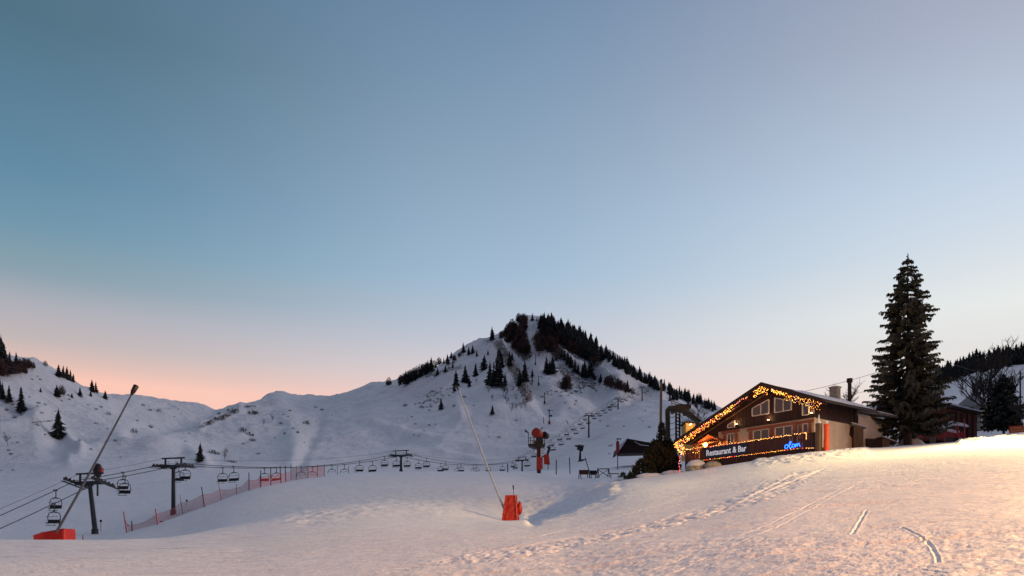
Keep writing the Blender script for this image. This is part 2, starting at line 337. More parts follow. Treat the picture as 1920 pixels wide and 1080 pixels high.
Zk[2] = -1.7 + 8 * s24
Y24 = np.minimum(24, Yk[3] * .55); Y72 = Yk[3] * .76
Yk[3:3] = [Y24, Y72]; Zk[3:3] = [-1.7 + Y24 * s24, -1.7 + Y72 * s72]
Yk.append(Yk[-1] + 160); Zk.append(Zk[-1] - 70)
Yk.append(Yk[-1] + 900); Zk.append(Zk[-1] * 0 + 10)
Yk.append(np.full(NC, 9000.0)); Zk.append(np.full(NC, -120.0))
Yk = np.array(Yk); Zk = np.array(Zk); K = len(Yk)
D = np.diff(Zk, axis=0) / np.diff(Yk, axis=0); Hh = np.diff(Yk, axis=0); Mk = np.zeros_like(Zk)
for i in range(1, K - 1):
    ok = D[i-1] * D[i] > 0; w1 = 2*Hh[i]+Hh[i-1]; w2 = Hh[i]+2*Hh[i-1]
    Mk[i] = np.where(ok, (w1 + w2) / (w1 / np.where(ok, D[i-1], 1) + w2 / np.where(ok, D[i], 1)), 0)
Mk[0] = D[0]; Mk[-1] = D[-1]; Mk[1] = D[1]; Mk[2] = D[2]
NR = [8, 8, 300, 190, 60, 60, 50, 34, 34, 40, 40, 50, 70, 90, 10, 6, 4]
GY = []; GZ = []
for i in range(K - 1):
    n = NR[i]
    for j in range(n):
        t = j / n
        if i in (2, 3, 4): Y = Yk[i] * (Yk[i+1] / Yk[i]) ** t; t = (Y - Yk[i]) / Hh[i]
        else: Y = Yk[i] + t * Hh[i]
        GY.append(Y); h = Hh[i]
        GZ.append((2*t**3-3*t**2+1)*Zk[i]+(t**3-2*t**2+t)*h*Mk[i]+(-2*t**3+3*t**2)*Zk[i+1]+(t**3-t**2)*h*Mk[i+1])
GY.append(Yk[-1]); GZ.append(Zk[-1]); GY = np.array(GY); GZ = np.array(GZ)
GX = U[None, :] * np.maximum(GY, 8.0)
PX = np.broadcast_to(xs[None, :], GY.shape); PY = HY - F * GZ / np.maximum(GY, 1)
# spurs, gullies and creases of the far slopes
front = (GY > 110) & (GY < 1250)
for pts, h, w in [
    ([(938, 655), (950, 672), (964, 702), (985, 745)], 15, 10), ([(1000, 662), (1048, 668), (1085, 700), (1150, 722), (1240, 750)], 13, 7),
    ([(1012, 610), (1050, 640), (1100, 680), (1122, 700)], 12, 9), ([(968, 690), (1005, 720), (1030, 760)], -9, 16), ([(850, 690), (800, 712), (760, 724)], 5, 7),
    ([(900, 655), (870, 690), (850, 735), (860, 780)], 7, 16), ([(130, 862), (190, 836), (290, 822), (345, 836), (385, 866)], 3.5, 12), ([(0, 805), (55, 792), (100, 789), (112, 815), (150, 850)], 4.5, 9),
    ([(0, 738), (50, 770), (95, 800)], 4, 14), ([(602, 784), (588, 820), (562, 872)], -3.5, 10), ([(700, 795), (800, 822), (900, 842), (1000, 842)], 3, 8), ([(740, 850), (840, 852), (900, 866)], 1.6, 6),
    ([(376, 803), (405, 787), (450, 768)], 6, 9), ([(250, 812), (330, 796), (400, 775)], -6, 16), ([(520, 752), (545, 800), (555, 850)], 5, 22), ([(60, 690), (120, 735), (200, 760)], 4, 18),
    ([(1290, 768), (1230, 762), (1150, 790)], 4, 14)]:
    d = seg_d(PX, PY, pts); GZ += np.where(front, h * np.exp(-(d / w) ** 2), 0) * np.clip((GY - 110) / 250, .0, 1)
far = np.clip((GY - 250) / 500, 0, 1); rid = 1 - np.abs(fbm(GX / 95, GY / 150, 5, 4, .55))
GZ += far * ((rid - .72) * 10 + fbm(GX / 28, GY / 36, 9, 4, .55) * 3.6 - np.abs(fbm(GX / 17, GY / 30, 33, 4, .6)) * 2.2 + fbm(GX / 7, GY / 7, 31, 4, .65) * 1.1)
mid = np.clip((GY - 70) / 60, 0, 1) * (1 - far)
GZ += mid * (fbm(GX / 22, GY / 22, 12, 3) * .35 + fbm(GX / 3.1, GY / 4.5, 13, 3) * .10)
nearm = np.clip((GY - 3) / 6, 0, 1) * np.clip((130 - GY) / 60, 0, 1)
chop = np.clip(fbm(GX / 5.5, GY / 8, 21, 4, .6) * 3.5 + .05, 0, 1)
e1 = fbm(GX * 3.2 + GY * .4, GY * 4.4 - GX * .5, 22, 4, .68); e2 = np.abs(fbm(GX * 1.5 + GY * .3, GY * 3.0 - GX * .35, 25, 4, .65))
GZ += nearm * (fbm(GX / 7, GY / 10, 20, 3) * .07 + fbm(GX / 1.1 , GY / .9, 23, 3) * .007 + chop * e1 * .024 - chop * np.clip(.09 - e2, 0, 1) * .10 + (1 - chop) * e1 * .006)
# little scrapes running across the slope
sc_ = fbm(GX / 2.6 - GY * .05, GY * 3.0 + GX * .5, 40, 3, .5)
GZ -= nearm * np.clip(sc_ - .22, 0, 1) * .08
def tozxy(px, py):   # rough world position of a photo point on the smooth slope
    c = np.argmin(np.abs(xs - px)); r = np.where(PY[:, c][20:] <= py)[0]; r = (r[0] if len(r) else 0) + 20
    return (GX[r, c], GY[r, c])
def groove(pts, depth, width, rim=.4, seed=1):
    P = [tozxy(*p) for p in pts]
    d = seg_d(GX, GY, P); a = np.abs(d)
    msk = (a < width * 4) & (GY < 110)
    return np.where(msk, -depth * np.exp(-(a / width) ** 2) + depth * rim * np.exp(-((a - width * 2) / (width * .8)) ** 2), 0)
def arc(a, c, b, n=14):
    return [((1-t)**2*a[0]+2*t*(1-t)*c[0]+t*t*b[0], (1-t)**2*a[1]+2*t*(1-t)*c[1]+t*t*b[1]) for t in [k / n for k in range(n + 1)]]
for a, c, b, dp, w in [((1690, 992), (1755, 1012), (1758, 1056), .016, .019), ((1625, 955), (1612, 980), (1598, 1004), .016, .022),
    ((930, 1052), (1230, 1010), (1420, 930), .030, .07), ((870, 1045), (1200, 995), (1400, 938), .026, .06), ((1420, 930), (1470, 905), (1545, 880), .035, .10), ((1400, 938), (1440, 910), (1500, 886), .035, .10),
    ((1710, 1068), (1735, 1070), (1780, 1078), .012, .02),
    ((740, 976), (830, 979), (905, 977), .03, .08), ((1200, 1078), (1400, 1010), (1580, 915), .012, .03), ((1140, 1010), (1300, 960), (1440, 900), .015, .04), ((1000, 1010), (1200, 965), (1380, 895), .015, .05),
    ((1250, 1078), (1450, 1000), (1620, 900), .010, .025), ((600, 1030), (800, 1012), (1050, 985), .015, .05), ((300, 1040), (600, 1030), (900, 1000), .012, .04)]:
    GZ += groove(arc(a, c, b), dp, w)
# churned swath between the two curved piste tracks
sw = seg_d(GX, GY, [tozxy(*p) for p in arc((900, 1050), (1215, 1003), (1410, 934)) + arc((1410, 934), (1455, 908), (1520, 883))])
GZ += np.where(sw < .9, 1, 0) * nearm * fbm(GX * 4.5, GY * 2.5, 60, 3, .7) * .05
# rough shoulder and trough beyond the middle snow lance, bumps beside the terrace, ploughed rim on the right
GZ += np.where(GY < 130, 1, 0) * (
    -.55 * np.exp(-(seg_d(PX, PY, [(1000, 968), (1060, 950), (1120, 925)]) / 11) ** 2)
    + .14 * np.exp(-(seg_d(PX, PY, [(1015, 972), (1080, 955), (1150, 915)]) / 9) ** 2)
    + .30 * np.exp(-(seg_d(PX, PY, [(1000, 945), (1080, 925), (1140, 905)]) / 30) ** 2) * fbm(GX * 1.0, GY * .7, 71, 4, .6)
    + .22 * np.exp(-(seg_d(PX, PY, [(1420, 866), (1530, 856), (1620, 846)]) / 9) ** 2) * (fbm(GX * 1.4, GY * .9, 72, 4, .6) + .4)
    + .30 * np.exp(-(seg_d(PX, PY, [(1800, 830), (1860, 826), (1920, 818)]) / 6) ** 2) * (fbm(GX * 1.5, GY * .9, 73, 4, .6) + .5)
    + .12 * np.exp(-(seg_d(PX, PY, [(560, 970), (760, 935), (900, 950)]) / 22) ** 2) * fbm(GX * 1.2, GY * .8, 74, 4, .6))
PY = HY - F * GZ / np.maximum(GY, 1)
# bare rock / scrub mask
rock = np.zeros(GZ.shape)
for pts, w, k in [([(935, 645), (950, 670), (968, 700), (990, 745)], 13, .52), ([(1010, 640), (1040, 640), (1048, 662)], 17, .60), ([(960, 618), (972, 650), (985, 662)], 17, .58), ([(1000, 610), (1000, 655)], 8, .38),
                  ([(1050, 640), (1085, 670)], 8, .45), ([(1050, 690), (1075, 712), (1110, 720)], 12, .46), ([(1030, 620), (1060, 640), (1100, 665)], 14, .6), ([(865, 688), (835, 695), (800, 705)], 6, .44), ([(910, 640), (935, 640)], 9, .42),
                  ([(780, 745), (850, 740)], 16, .36), ([(0, 740), (40, 770)], 14, .40), ([(0, 780), (60, 770)], 14, .33), ([(970, 755), (1010, 740)], 14, .34), ([(380, 798), (445, 770)], 6, .46), ([(60, 792), (105, 788)], 2.5, .5), ([(10, 836), (32, 828)], 2.0, .4),
                  ([(1030, 730), (1110, 730)], 9, .30), ([(0, 690), (60, 690)], 10, .42)]:
    rock = np.maximum(rock, (k + .085) * np.exp(-(seg_d(PX, PY, pts) / (w * 1.15)) ** 4))
rock *= (GY > 300) & (GY < 1300)
nr, nc = GZ.shape
co = np.stack([GX, GY, GZ], -1).reshape(-1, 3).astype(np.float32)
idx = np.arange(nr * nc).reshape(nr, nc)
q = np.stack([idx[:-1, :-1], idx[:-1, 1:], idx[1:, 1:], idx[1:, :-1]], -1).reshape(-1, 4).astype(np.int32)
me = bpy.data.meshes.new('ground'); me.vertices.add(len(co)); me.vertices.foreach_set('co', co.ravel())
me.loops.add(q.size); me.loops.foreach_set('vertex_index', q.ravel()); me.polygons.add(len(q))
me.polygons.foreach_set('loop_start', np.arange(0, q.size, 4, dtype=np.int32)); me.polygons.foreach_set('use_smooth', np.ones(len(q), bool))
me.materials.append(M['snow']); me.update(calc_edges=True)
at_ = me.attributes.new('rock', 'FLOAT', 'POINT'); at_.data.foreach_set('value', rock.ravel().astype(np.float32))
ground = bpy.data.objects.new('snowy_ground', me); COL.objects.link(ground); tag(ground, 'trampled snow slope running to the snowy hills and the wooded peak', kind='structure'); ground['category'] = 'ground'
def colat(px):
    i = int(np.clip(np.searchsorted(xs, px) - 1, 0, NC - 2)); t = float(np.clip((px - xs[i]) / (xs[i+1] - xs[i]), 0, 1))
    return GY[:, i] * (1 - t) + GY[:, i+1] * t, GZ[:, i] * (1 - t) + GZ[:, i+1] * t
def gz(x, y):
    Yc, Zc = colat(HX + F * x / max(y, 8)); return float(np.interp(y, Yc, Zc))
def hit(px, py, ymin=0):        # first visible ground point at this photo position
    Yc, Zc = colat(px); P = HY - F * Zc / np.maximum(Yc, 1); ok = np.where((Yc > max(ymin, 8)) & (P <= py))[0]
    if not len(ok):
        k = np.where(Yc > max(ymin, 8))[0]; j = k[np.argmin(P[k])]; Y = Yc[j]
    else:
        j = ok[0]; Y = Yc[j]
        if P[j-1] > py and Yc[j-1] > max(ymin, 8): t = (P[j-1] - py) / (P[j-1] - P[j]); Y = Yc[j-1] + t * (Yc[j] - Yc[j-1])
    x = (px - HX) / F * Y; return Vector((x, Y, gz(x, Y)))
def on(px, Y, dz=0):
    x = (px - HX) / F * Y; return Vector((x, Y, gz(x, Y) + dz))
# ------------------------------------------------------------------ trees and shrubs
def conifer_mesh(seed, H=12, Rr=2.6, tiers=15, name='conifer', m=None, base=.08, n=9, ragged=.35):
    g = random.Random(seed); b = MB()
    b.tube([(0, 0, -.6), (0, 0, H * .5)], [.20 * H / 12, .08], 5, 1)
    lean = (g.uniform(-.3, .3), g.uniform(-.3, .3))
    for i in range(tiers):
        t = i / (tiers - 1); z = H * (base + (1 - base) * t); r = Rr * ((1 - t) ** .82) * g.uniform(.78, 1.15) + .10
        hh = H / tiers * 2.1; k = max(5, int(n * (1 - t * .4))); ph = g.random() * 6
        cx, cy = lean[0] * t, lean[1] * t
        for j in range(k):
            a = ph + 2 * math.pi * j / k + g.uniform(-.25, .25); rr = r * g.uniform(1 - ragged, 1 + ragged * .55); w = 2.4 * math.pi / k
            tip = Vector((cx + math.cos(a) * rr, cy + math.sin(a) * rr, z - hh * g.uniform(.25, .6)))
            c0 = Vector((cx, cy, z + hh * .5)); l = Vector((cx + math.cos(a - w / 2) * rr * .55, cy + math.sin(a - w / 2) * rr * .55, z - hh * .35)); rgt = Vector((cx + math.cos(a + w / 2) * rr * .55, cy + math.sin(a + w / 2) * rr * .55, z - hh * .35))
            b.add([c0, l, tip, rgt], [(0, 1, 2), (0, 2, 3), (1, 2, 3)], 0)
    b.add([(lean[0] + .12, lean[1], H * .94), (lean[0] - .1, lean[1] + .1, H * .94), (lean[0] - .1, lean[1] - .1, H * .94), (lean[0], lean[1], H * 1.04)], [(0, 1, 3), (1, 2, 3), (2, 0, 3)], 0)
    return b.mesh(name, [m or M['needle_far'], M['bark']])
def branch_tree(b, g, H, spread, depth=4, r0=.2, n=4, tn=4, mi=0, up=.5, start=.25):
    def grow(p, d, ln, r, lev):
        pts = [p]; q = p.copy(); dd = d.copy()
        for k in range(3):
            dd = (dd + Vector((g.uniform(-.22, .22), g.uniform(-.22, .22), g.uniform(-.05, .16)))).normalized(); q = q + dd * ln / 3; pts.append(q.copy())
        b.tube(pts, [r, r * .87, r * .74, r * .58], tn if lev < 3 else 3, mi, cap=False)
        if lev >= depth: return
        for k in range(n + (1 if lev == 0 else 0)):
            t = g.uniform(start if lev == 0 else .3, 1); i = min(2, int(t * 3)); o = pts[i].lerp(pts[i + 1], t * 3 - i)
            side = Vector((g.gauss(0, 1), g.gauss(0, 1), 0)); side = side.normalized() if side.length else Vector((1, 0, 0))
            grow(o, (dd * up + side * spread + Vector((0, 0, .25))).normalized(), ln * g.uniform(.5, .72), r * .6, lev + 1)
        grow(pts[-1], (dd + Vector((g.uniform(-.3, .3), g.uniform(-.3, .3), .2))).normalized(), ln * .6, r * .6, lev + 1)
    grow(Vector((0, 0, -.3)), Vector((0, 0, 1)), H * .5, r0, 0)
def bare_mesh(seed, H=8, spread=.8, name='bare_tree', m='twig', depth=3, n=4, r0=.2, **k):
    b = MB(); branch_tree(b, random.Random(seed), H, spread, depth, r0, n, 4, **k); return b.mesh(name, M[m])
def twigball_mesh(seed, w=2, h=1.4, n=90, name='shrub', m='twig', size=.22, low=0):
    g = random.Random(seed); b = MB()
    for _ in range(n):
        a = g.random() * 6.283; r = g.random() ** .5 * w / 2; e = g.random()
        p0 = Vector((math.cos(a) * r * .4, math.sin(a) * r * .4, -.15)); p1 = Vector((math.cos(a) * r, math.sin(a) * r, h * (low + (1 - low) * e) * (1 - (2 * r / w) ** 2 * .6)))
        s = Vector((g.gauss(0, 1), g.gauss(0, 1), g.gauss(0, .7))).normalized() * size * g.uniform(.5, 1.3); s2 = Vector((g.gauss(0, 1), g.gauss(0, 1), g.gauss(0, 1))).normalized() * size * g.uniform(.5, 1.2)
        b.add([p1 - s, p1 + s2, p1 + s], [(0, 1, 2)])
        b.add([p0, p1, p1 + Vector((size * .2, 0, 0))], [(0, 1, 2)])
    return b.mesh(name, M[m])
CON = [conifer_mesh(100 + i, 12, 3.0 + .3 * (i % 3), 13 + i % 4) for i in range(5)]
CONW = [conifer_mesh(200 + i, 12, 4.2, 12, ragged=.4) for i in range(2)]
BT = [bare_mesh(300 + i, 10, .75, m='twig2' if i % 2 else 'twig', depth=3, n=4, r0=.17) for i in range(4)]
BRN = [twigball_mesh(400 + i, 6.5, 9, 330, 'leafless_tree', 'twig2', .75, .05) for i in range(4)]
SH = [twigball_mesh(500 + i, 2.6, 1.2, 70, 'shrub', 'twig', .26) for i in range(5)]
def put(meshes, name, px, py, hpx, mh, label, cat, group, wide=1, Yfix=None):
    p = hit(px, py, 100) if Yfix is None else on(px, Yfix); sc = hpx * (1.22 if px > 700 else 1.08) * p.y / F / mh
    o = inst(rnd.choice(meshes), name, p - Vector((0, 0, .12 * sc)), (sc * wide, sc * wide, sc), rnd.random() * 6.28); return tag(o, label, cat, group)
# left hill
for px, py, h, w, lab in [(2, 700, 66, 1.1, 'tallest dark conifer at the left frame edge on the left hill crest'), (9, 692, 44, 1, None), (18, 690, 30, 1, None), (30, 683, 22, 1.1, 'small conifer topping the left hill crest beside brown leafless trees'),
    (5, 748, 30, 1, None), (17, 754, 30, 1, None), (40, 772, 44, 1.15, 'large ragged dark conifer standing alone on the lower left hill'), (110, 707, 22, 1.5, None), (118, 709, 22, 1.2, None), (125, 712, 24, 1, None), (132, 714, 20, 1, None), (137, 716, 15, 1, None),
    (173, 735, 22, 1.2, 'taller of two close dark conifers right of the left hill crest'), (180, 736, 20, 1, 'shorter of two close dark conifers right of the left hill crest'), (170, 743, 13, 1, None), (197, 748, 15, 1.5, 'small spreading conifer where the left hill meets the saddle ridge'),
    (76, 735, 8, 1.4, None), (107, 744, 21, 1.5, 'broad dark conifer on the left hill face below the crest clump'), (150, 743, 17, 1.2, None), (135, 746, 9, 1.3, None), (52, 690, 12, 1.2, None), (0, 738, 24, 1.2, None), (25, 700, 22, 1.3, None), (12, 700, 26, 1.2, None)]:
    put(CON, 'conifer', px, py, h, 12, lab or 'dark conifer among the scattered trees on the left hill', 'conifer', None if lab else 'conifers on the left hill', w)
put(CON, 'conifer', 109, 822, 52, 12, 'reddish brown slim conifer at the end of the dark ridge line, left slope', 'conifer', None, 1.05)
put(CONW, 'conifer', 375, 866, 34, 12, 'rounded dark conifer on the flat snow above the second lift tower', 'conifer', None, .95)
for px, py, h in [(38, 697, 20), (46, 690, 20), (54, 688, 16), (62, 690, 12), (22, 700, 26), (36, 688, 16), (32, 700, 18), (0, 704, 40), (14, 702, 30), (116, 740, 18), (85, 686, 10), (46, 700, 14)]:
    put(BRN, 'leafless_tree', px, py, h, 9, 'brown leafless tree in the clump at the left hill crest', 'tree', 'leafless trees on the left hill')
for px, py, h, lab in [(422, 866, 30, 'pale slender bare tree right of the rounded dark conifer'), (494, 798, 15, 'squat bare tree on the middle knoll'), (509, 792, 20, 'slim upright bare tree on the middle knoll'), (446, 768, 9, 'tiny bare tree on the knoll crest under the pink sky'), (15, 836, 30, 'leaning bare tree low on the left slope')]:
    put(BT, 'bare_tree', px, py, h, 11, lab, 'tree', None, .8)
# peak and its flanks
named = {(923, 637): 'lone conifer on the ridge crest left of the peak', (998, 601): 'tiny conifer on the very summit of the peak', (827, 767): 'dark rounded conifer alone in the shaded bowl left of the long white lance',
         (923, 777): 'small pointed conifer alone on the open slope below the rocky spur', (934, 724): 'tallest dark conifer on the spur below the peak', (855, 724): 'dark conifer behind the tip of the middle snow lance', (1021, 716): None}
for px, py, h, w in [(923, 637, 21, 1), (998, 601, 12, 1.1), (1006, 602, 6, 1), (827, 767, 18, 1.1), (923, 777, 15, 1.2), (934, 724, 58, .9), (855, 724, 26, 1), (852, 734, 14, 1), (873, 718, 28, 1.3), (880, 725, 16, 1), (892, 706, 22, 1), (907, 694, 24, 1.3), (918, 722, 38, 1), (937, 677, 21, 1.1),
    (941, 690, 24, 1.1), (956, 687, 25, 1.1), (960, 675, 14, 1), (984, 715, 33, 1.1), (974, 724, 27, 1.1), (998, 706, 13, 1), (998, 716, 10, .6), (869, 662, 17, 1.2), (886, 663, 14, 1.1), (879, 665, 13, 1.1), (839, 680, 14, 1.1), (846, 672, 11, 1), (835, 698, 13, 1.1), (820, 704, 13, 1.2), (849, 690, 12, .8),
    (915, 665, 8, 1), (894, 668, 10, 1), (925, 725, 30, 1), (947, 722, 20, .9), (926, 690, 10, 1)] + [(760 + i * 5.3 + rnd.uniform(-1.5, 1.5), 721 - i * 2.7, rnd.uniform(16, 24), 1.1) for i in range(10)] + [(750, 722, 12, 1), (817, 690, 9, 1), (832, 682, 10, 1)] + \
    [(1025, 700, 28, 1.1), (1036, 701, 29, 1.1), (1031, 702, 22, 1.1), (1043, 676, 8, 1), (1065, 684, 22, 1.1), (1071, 690, 22, 1), (1078, 698, 22, 1.1), (1084, 702, 18, 1), (1097, 709, 29, 1.2), (1107, 707, 31, 1.1), (1092, 706, 20, 1.1), (1126, 718, 15, 1.2), (1177, 735, 20, 1.2), (1128, 677, 20, 1.1), (1142, 679, 13, 1), (1053, 671, 14, 1), (1059, 676, 16, 1), (1155, 688, 14, 1.3), (1150, 684, 12, 1.3), (1174, 702, 18, 1.1), (1187, 708, 20, 1.1), (1180, 700, 16, 1.1),
     (1228, 730, 12, 1), (1262, 750, 18, 1), (1268, 751, 18, 1), (1256, 752, 12, 1), (1305, 764, 12, 1), (1325, 766, 16, 1.1), (1336, 772, 12, 1), (1115, 712, 10, 1.2), (1290, 760, 10, 1)]:
    lab = named.get((px, py)); put(CON, 'conifer', px, py, h, 12, lab or 'dark conifer among those scattered over the flanks of the peak', 'conifer', None if lab else 'scattered conifers on the peak', w)
def inpoly(x, y, P):
    c = False; j = len(P) - 1
    for i in range(len(P)):
        if (P[i][1] > y) != (P[j][1] > y) and x < (P[j][0]-P[i][0])*(y-P[i][1])/(P[j][1]-P[i][1]) + P[i][0]: c = not c
        j = i
    return c
def scatter(P, n, g, mind=3):
    xs_, ys_ = [p[0] for p in P], [p[1] for p in P]; o = []; tr = 0
    while len(o) < n and tr < 6000:
        tr += 1; x, y = g.uniform(min(xs_), max(xs_)), g.uniform(min(ys_), max(ys_))
        if inpoly(x, y, P) and all(abs(x-a) + abs(y-b) * 1.3 > mind for a, b in o): o.append((x, y))
    return sorted(o, key=lambda q: q[1])
g = random.Random(11)
F1 = [(1010, 607), (1028, 606), (1058, 617), (1088, 632), (1118, 652), (1123, 678), (1108, 680), (1085, 662), (1062, 645), (1040, 628), (1012, 616)]
for x, y in scatter(F1, 128, g, 4.2): put(CON, 'conifer', x, y, g.uniform(14, 22), 12, 'dark conifer packed in the forest running down right from the summit', 'conifer', 'forest conifers below the summit', g.uniform(1, 1.3))
F2 = [(1124, 655), (1160, 678), (1200, 704), (1250, 729), (1300, 750), (1348, 766), (1345, 772), (1290, 755), (1245, 738), (1195, 716), (1165, 696), (1122, 664)]
for x, y in scatter(F2, 92, g, 3.4): put(CON, 'conifer', x, y, g.uniform(11, 18), 12, 'dark conifer along the right ridge descending from the peak', 'conifer', 'conifers along the descending right ridge', g.uniform(1, 1.25))
for P, n in [([(944, 636), (955, 616), (972, 602), (984, 603), (985, 640), (989, 664), (975, 660), (950, 642)], 34), ([(1005, 618), (1016, 612), (1040, 628), (1049, 664), (1004, 658)], 30), ([(1100, 666), (1122, 680), (1120, 692), (1104, 684)], 5), ([(1030, 628), (1090, 662), (1100, 674), (1060, 655)], 9)]:
    for x, y in scatter(P, n, g, 5): put(BRN, 'leafless_tree', x, y, g.uniform(11, 19), 9, 'brown leafless tree in the dense wood under the summit', 'tree', 'leafless wood under the summit', g.uniform(.8, 1.2))
for x, y, h in [(x_, 722 - (x_ - 745) * .50, 13 + (x_ * 7) % 6) for x_ in range(752, 806, 6)] + [(840, 684, 9), (852, 676, 10), (862, 668, 8), (729, 722, 13), (1145, 725, 20), (1150, 727, 20), (1138, 722, 16), (1160, 729, 18), (1166, 732, 18), (1172, 736, 16), (814, 682, 13), (823, 681, 13), (806, 686, 12), (951, 630, 16), (940, 634, 12), (1185, 739, 12), (1058, 728, 20), (1062, 730, 22), (1064, 718, 16)]:
    put(BRN, 'leafless_tree', x, y, h, 9, 'leafless grey brown tree on the open ridges around the peak', 'tree', 'leafless trees on the open ridges')
for x, y, h in [(943, 742, 22), (948, 744, 20), (950, 757, 16), (962, 768, 14), (970, 770, 15), (977, 768, 16), (985, 763, 20), (959, 773, 12), (916, 737, 12), (922, 751, 12), (1088, 737, 14), (1045, 726, 14), (996, 727, 14), (968, 752, 14), (1072, 730, 14), (1095, 732, 10), (893, 718, 9), (909, 722, 10), (1310, 786, 34)]:
    put(BT, 'bare_tree', x, y, h, 11, 'slim bare tree on the stony foot of the spur' if x < 1300 else 'branching bare tree behind the lift station boom', 'tree', 'bare trees on the spur foot' if x < 1300 else None)
# shrubs, one by one: column, row, width
SHR = [(268, 761, 8), (281, 770, 9), (298, 771, 9), (282, 802, 11), (257, 789, 6), (251, 811, 14), (326, 782, 5), (334, 768, 4), (355, 813, 5), (388, 814, 5), (347, 828, 4), (398, 850, 16), (408, 852, 10), (430, 866, 10), (438, 868, 12), (484, 852, 9), (455, 809, 16), (468, 817, 16), (474, 827, 15), (456, 833, 6), (474, 777, 20), (480, 775, 12), (463, 764, 10), (470, 763, 8), (478, 763, 6),
       (527, 795, 10), (550, 804, 6), (558, 811, 6), (543, 771, 8), (534, 814, 8), (515, 822, 6), (532, 778, 5), (540, 782, 5), (592, 764, 7), (604, 769, 8), (575, 796, 15), (630, 772, 4), (648, 771, 3), (622, 779, 3), (593, 790, 4), (570, 830, 4), (558, 812, 7), (760, 762, 12), (805, 770, 8), (808, 763, 9), (790, 764, 10), (772, 782, 6), (764, 783, 4), (779, 796, 7), (805, 798, 6), (817, 796, 4), (795, 808, 5), (776, 816, 5), (785, 818, 4), (828, 768, 10), (852, 763, 10), (870, 745, 9), (889, 761, 6), (935, 821, 9), (913, 800, 4), (917, 819, 4), (968, 789, 6), (1030, 710, 5),
       (1011, 812, 5), (1145, 765, 11), (1060, 756, 6), (1080, 753, 6), (1068, 766, 5), (1078, 759, 5), (1033, 733, 6), (1042, 735, 6), (1060, 735, 8), (1110, 727, 8), (1114, 730, 8), (1105, 725, 8), (1080, 735, 9), (1095, 724, 8), (1190, 750, 4), (1140, 800, 6), (1218, 802, 9), (1205, 790, 5), (1170, 800, 6), (1146, 837, 11), (1142, 852, 6), (1125, 790, 5), (1200, 785, 4), (1210, 770, 4), (84, 759, 8), (72, 757, 8), (70, 762, 6), (78, 775, 10), (112, 772, 5), (103, 772, 6), (189, 764, 9), (180, 768, 7), (203, 778, 11), (180, 795, 8), (201, 804, 5), (216, 828, 9), (170, 843, 6), (150, 826, 5), (226, 858, 5), (252, 856, 2), (12, 770, 8), (28, 784, 10), (40, 778, 7), (20, 852, 9), (16, 845, 8), (33, 830, 7), (70, 798, 9), (84, 816, 5),
       (115, 752, 6), (128, 742, 8), (130, 750, 7), (55, 745, 5), (60, 712, 6), (75, 712, 6), (70, 706, 5), (120, 735, 6), (165, 760, 6), (24, 882, 5), (2, 883, 5)]
g = random.Random(5)
for x, y in scatter([(778, 760), (800, 736), (850, 724), (858, 738), (830, 748), (800, 768)], 34, g, 5): SHR.append((x, y, g.uniform(4, 8)))
for x, y in scatter([(372, 803), (400, 782), (438, 764), (450, 768), (410, 794)], 22, g, 4): SHR.append((x, y, g.uniform(5, 9)))
for x, y in scatter([(945, 735), (1000, 690), (975, 670), (985, 700), (1000, 750), (1130, 735), (1060, 715), (1010, 745)], 34, g, 6): SHR.append((x, y, g.uniform(4, 8)))
for x, y in scatter([(790, 722), (850, 688), (880, 660), (860, 664), (800, 700)], 12, g, 6): SHR.append((x, y, g.uniform(4, 8)))
for x, y, w in SHR:
    p = hit(x, y, 140); sc = w * p.y / F / 2.6; zone = 'left hill' if x < 240 else ('middle knoll' if x < 650 else 'slopes of the peak')
    tag(inst(g.choice(SH), 'shrub', p, (sc, sc, sc * g.uniform(.8, 1.3)), g.random() * 6), 'dark leafless shrub poking through the snow of the ' + zone, 'shrub', 'shrubs on the ' + zone)
# wooded ridge above the village, right
F3 = [(1745, 716), (1762, 700), (1830, 674), (1925, 658), (1980, 640), (1980, 668), (1925, 682), (1830, 700), (1765, 722)]
for x, y in scatter(F3, 150, g, 4.2): put(CON, 'conifer', x, y, g.uniform(13, 20), 12, 'dark conifer in the forest band above the village roofs', 'conifer', 'forest band above the village', 1.35)
for x, y, h in [(1782, 694, 16), (1776, 697, 13), (1800, 688, 17), (1845, 676, 16), (1870, 670, 16), (1905, 664, 17)]: put(CON, 'conifer', x, y, h, 12, 'dark conifer in the forest band above the village roofs', 'conifer', 'forest band above the village', 1.2)
NUM = 'first second third fourth fifth sixth seventh eighth ninth tenth eleventh twelfth thirteenth fourteenth fifteenth sixteenth'.split()
def relabel(group, zones, fmt):
    obs = [o for o in bpy.data.objects if o.get('group') == group]; done = set()
    for nm, test in zones:
        z = sorted([o for o in obs if o.name not in done and test(HX + F * o.location.x / o.location.y, HY - F * o.location.z / o.location.y)], key=lambda o: o.location.x / o.location.y)
        for i, o in enumerate(z):
            done.add(o.name)
            if len(z) <= 16: o['label'] = fmt % (NUM[i], nm)
relabel('scattered conifers on the peak', [('along the low left ridge', lambda x, y: x < 790 and y < 726), ('on the upper left ridge of the peak', lambda x, y: x < 862 and y < 712), ('just left of the rocky spur', lambda x, y: x < 930 and y > 690 and y < 740), ('high on the left shoulder of the peak', lambda x, y: x < 930 and y <= 690),
    ('on the rocky spur itself', lambda x, y: x < 1000), ('around the steep piste below the cliff', lambda x, y: x < 1075), ('between the steep piste and the right ridge', lambda x, y: x < 1160), ('on the right flank near the last towers', lambda x, y: x < 1240), ('low on the right ridge beside the wooden pole', lambda x, y: True)], '%s dark conifer from the left %s')
